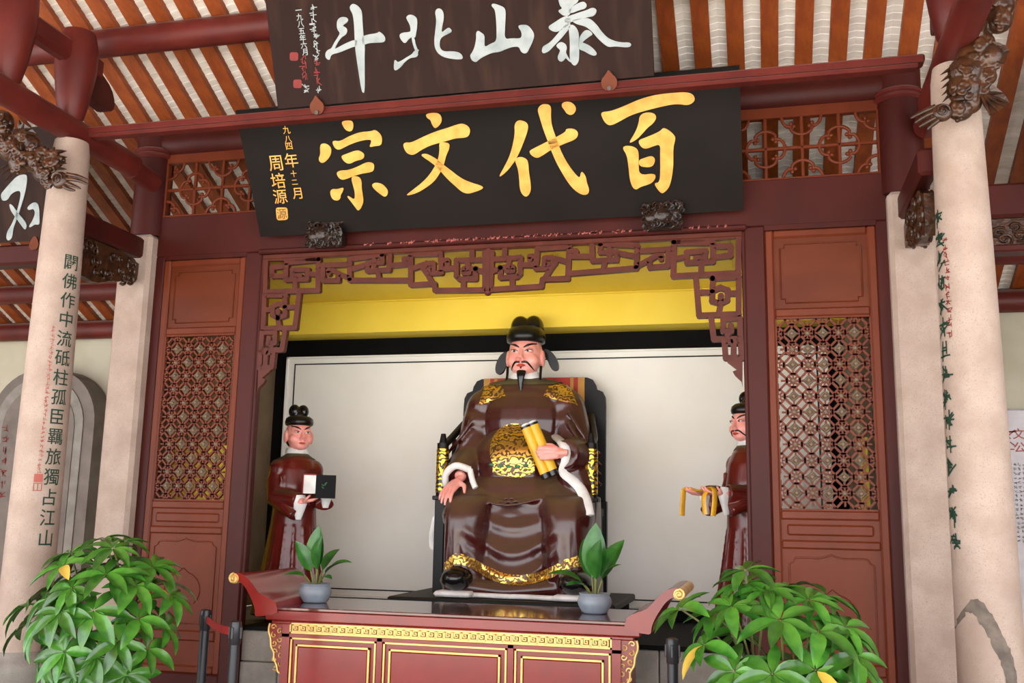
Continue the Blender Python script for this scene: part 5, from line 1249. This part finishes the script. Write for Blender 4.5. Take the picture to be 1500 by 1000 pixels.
# ================================================================== belt posts
def stanchion(x, y, label):
    t = thing('belt_post', label, 'post', (x, y, 0), 'black belt barrier posts')
    MB().lathe([(.16, 0), (.16, .012), (.15, .02), (.05, .035), (.033, .04)], 32, (x, y, 0)).build('base', 'post', t, 50)
    MB().lathe([(.031, .04), (.031, .82)], 24, (x, y, 0)).build('pole', 'post', t, 50)
    h = MB().lathe([(.031, .81), (.036, .815), (.036, .93), (.032, .945), (.02, .95)], 24, (x, y, 0)).build('belt_head', 'post', t, 50)
    for a in (0, PI / 2, PI, -PI / 2): MB().box(x + math.cos(a) * .036 - .008, x + math.cos(a) * .036 + .008, y + math.sin(a) * .036 - .008, y + math.sin(a) * .036 + .008, .845, .915, .003).build('belt_slot', 'post', h)
    return t
s1 = (-3.696, 6.276); s2 = (-3.14, 5.69); s3 = (-.508, 5.868)
stanchion(*s1, 'black belt post standing by the lattice door, tied to a red belt'); stanchion(*s2, 'black belt post before the altar table end, tied to a red belt'); stanchion(*s3, 'black belt post half hidden behind the umbrella plant')
a = Vector((s1[0], s1[1], .885)); b = Vector((s2[0], s2[1], .885)); dv = (b - a).normalized(); a += dv * .036; b -= dv * .036
rows = [[a.lerp(b, i / 10) + Vector((0, 0, h_ - .02 * math.sin(PI * i / 10))) for i in range(11)] for h_ in (-.024, .024)]
bl = MB().grid(rows); bl.grid([[p + Vector((.002, .002, 0)) for p in r_] for r_ in rows]); tag(bl.build('belt', 'belt', None), 'red barrier belt stretched between two black posts', 'belt')

# ================================================================== carved dragon-fish brackets at the column heads
def creature(side, label, Y, blobs, spikes, disc, fingers, fans, seed):
    r = random.Random(seed); k = .0041 if side else .0048
    c0 = PY(*blobs[len(blobs) // 2][:2], Y); t = thing('dragon_bracket', label, 'carving', c0)
    mb = MB()
    for x, y, rp, dy in blobs: mb.ell(PY(x, y, Y + dy), (rp * k, rp * k * .8, rp * k))
    for i in range(70):                                 # curls and scales in the carving
        x, y, rp, dy = r.choice(blobs); a_ = r.uniform(0, 2 * PI); q = r.uniform(.2, .95); R = r.uniform(2.5, 5) * k
        mb.ell(PY(x + rp * q * math.cos(a_), y + rp * q * math.sin(a_), Y + dy - rp * k * .8 * math.sqrt(1 - q * q)), (R, R * .8, R))
    for i in range(55):
        x, y, rp, dy = r.choice(blobs); a_ = r.uniform(0, 2 * PI); q = r.uniform(.1, .7); R = 6 * k; ph = r.uniform(0, 6)
        c = PY(x + rp * q * math.cos(a_), y + rp * q * math.sin(a_), Y + dy - rp * k * .82 * math.sqrt(1 - q * q))
        mb.tube([c + Vector((R * (1 - j / 14) * math.cos(j * .6 + ph), -.004, R * (1 - j / 14) * math.sin(j * .6 + ph))) for j in range(12)], .0095, 6)
    o, _ = place_mesh(remesh(mb, .006, 1), 'carved_body', 'carved', t)
    for (x, y, x2, y2, w_) in spikes:
        a_ = PY(x, y, Y - .03); b_ = PY(x2, y2, Y - .045); MB().tube([a_, (a_ + b_) / 2, b_], [w_ * k, w_ * k * .7, .002], 6, sq=.6).build('mane_spike', 'carved', t, 60)
    x, y, rp = disc; c = PY(x, y, Y - .08); mb = MB().ell(c, (rp * k, .035, rp * k))
    mb.tube([c + Vector((rp * k * .72 * (1 - j / 24) * math.cos(j * .5), -.033, rp * k * .72 * (1 - j / 24) * math.sin(j * .5))) for j in range(22)], .006, 6)
    mb.build('paw', 'carved', t, 60)
    for pts in fingers: MB().tube(smoothline([PY(px, py, Y - .08) for px, py in pts], 4), [.016, .015, .015, .014, .013, .012, .01, .008, .005][:len(smoothline([Vector((0, 0, 0))] * len(pts), 4))], 8).build('claw', 'carved', t, 60)
    for root, tips in fans:                             # ribbed fins
        a_ = PY(*root, Y - .02)
        for px, py in tips: MB().tube([a_, a_.lerp(PY(px, py, Y - .05), .6), PY(px, py, Y - .05)], [.02, .02, .004], 8, sq=.5).build('fin_rib', 'carved', t, 60)
        pl = [a_] + [PY(px, py, Y - .045) for px, py in tips]; mb = MB()
        f_ = [(0, i, i + 1) for i in range(1, len(tips))]; mb.add(pl + [p + Vector((0, .015, 0)) for p in pl], f_ + [tuple(len(pl) + j for j in reversed(q)) for q in f_]); mb.build('fin_web', 'carved', t, recalc=False)
creature(1, 'brown carved dragon-fish bracket on the head of the patched column', 5.74,
    [(1462, 8, 22, 0), (1462, 30, 19, -.02), (1432, 42, 17, 0), (1437, 65, 19, 0), (1424, 85, 21, 0), (1414, 106, 23, -.02), (1412, 130, 23, -.02), (1420, 150, 17, 0), (1407, 160, 17, -.01), (1448, 84, 20, -.01), (1446, 112, 13, 0), (1438, 132, 12, 0), (1404, 60, 9, 0)],
    [(1396, 98 + 9 * i, 1377 + i * .8, 110 + 10 * i, 5) for i in range(5)] + [(1408, 62, 1410, 46, 5)],
    (1380, 165, 13), [[(1370, 156), (1352, 164), (1334, 173)], [(1368, 164), (1352, 172), (1340, 180)], [(1370, 172), (1356, 180), (1346, 186)], [(1374, 176), (1364, 184), (1358, 190)]],
    [((1438, 138), [(1452, 122), (1470, 136), (1480, 151), (1472, 156), (1462, 163), (1450, 168)]), ((1440, 90), [(1440, 62), (1452, 60), (1463, 62), (1472, 66), (1479, 74), (1472, 92)])], 4)
creature(0, 'brown carved dragon-fish bracket on the head of the green-lettered column', 5.74,
    [(2, 180, 20, 0), (2, 205, 20, -.02), (16, 218, 20, -.02), (34, 200, 15, 0), (46, 212, 15, 0), (30, 238, 18, -.03), (48, 236, 17, -.02), (62, 228, 15, 0), (74, 240, 14, -.01), (62, 252, 15, -.02), (78, 228, 10, 0), (70, 268, 9, 0), (84, 236, 10, 0)],
    [(84, 222 + 8 * i, 99 - abs(i - 1.5) * .8, 221 + 9 * i, 5) for i in range(4)] + [(22, 236, -4, 250 , 4), (20, 244, -2, 258, 4), (22, 250, 6, 266, 4)],
    (88, 264, 13), [[(98, 255), (114, 258), (130, 264)], [(98, 262), (114, 264), (130, 270)], [(98, 268), (108, 272), (118, 276)], [(94, 273), (102, 277), (110, 279)]],
    [((32, 192), [(28, 176), (34, 180), (46, 188), (56, 198)])], 6)
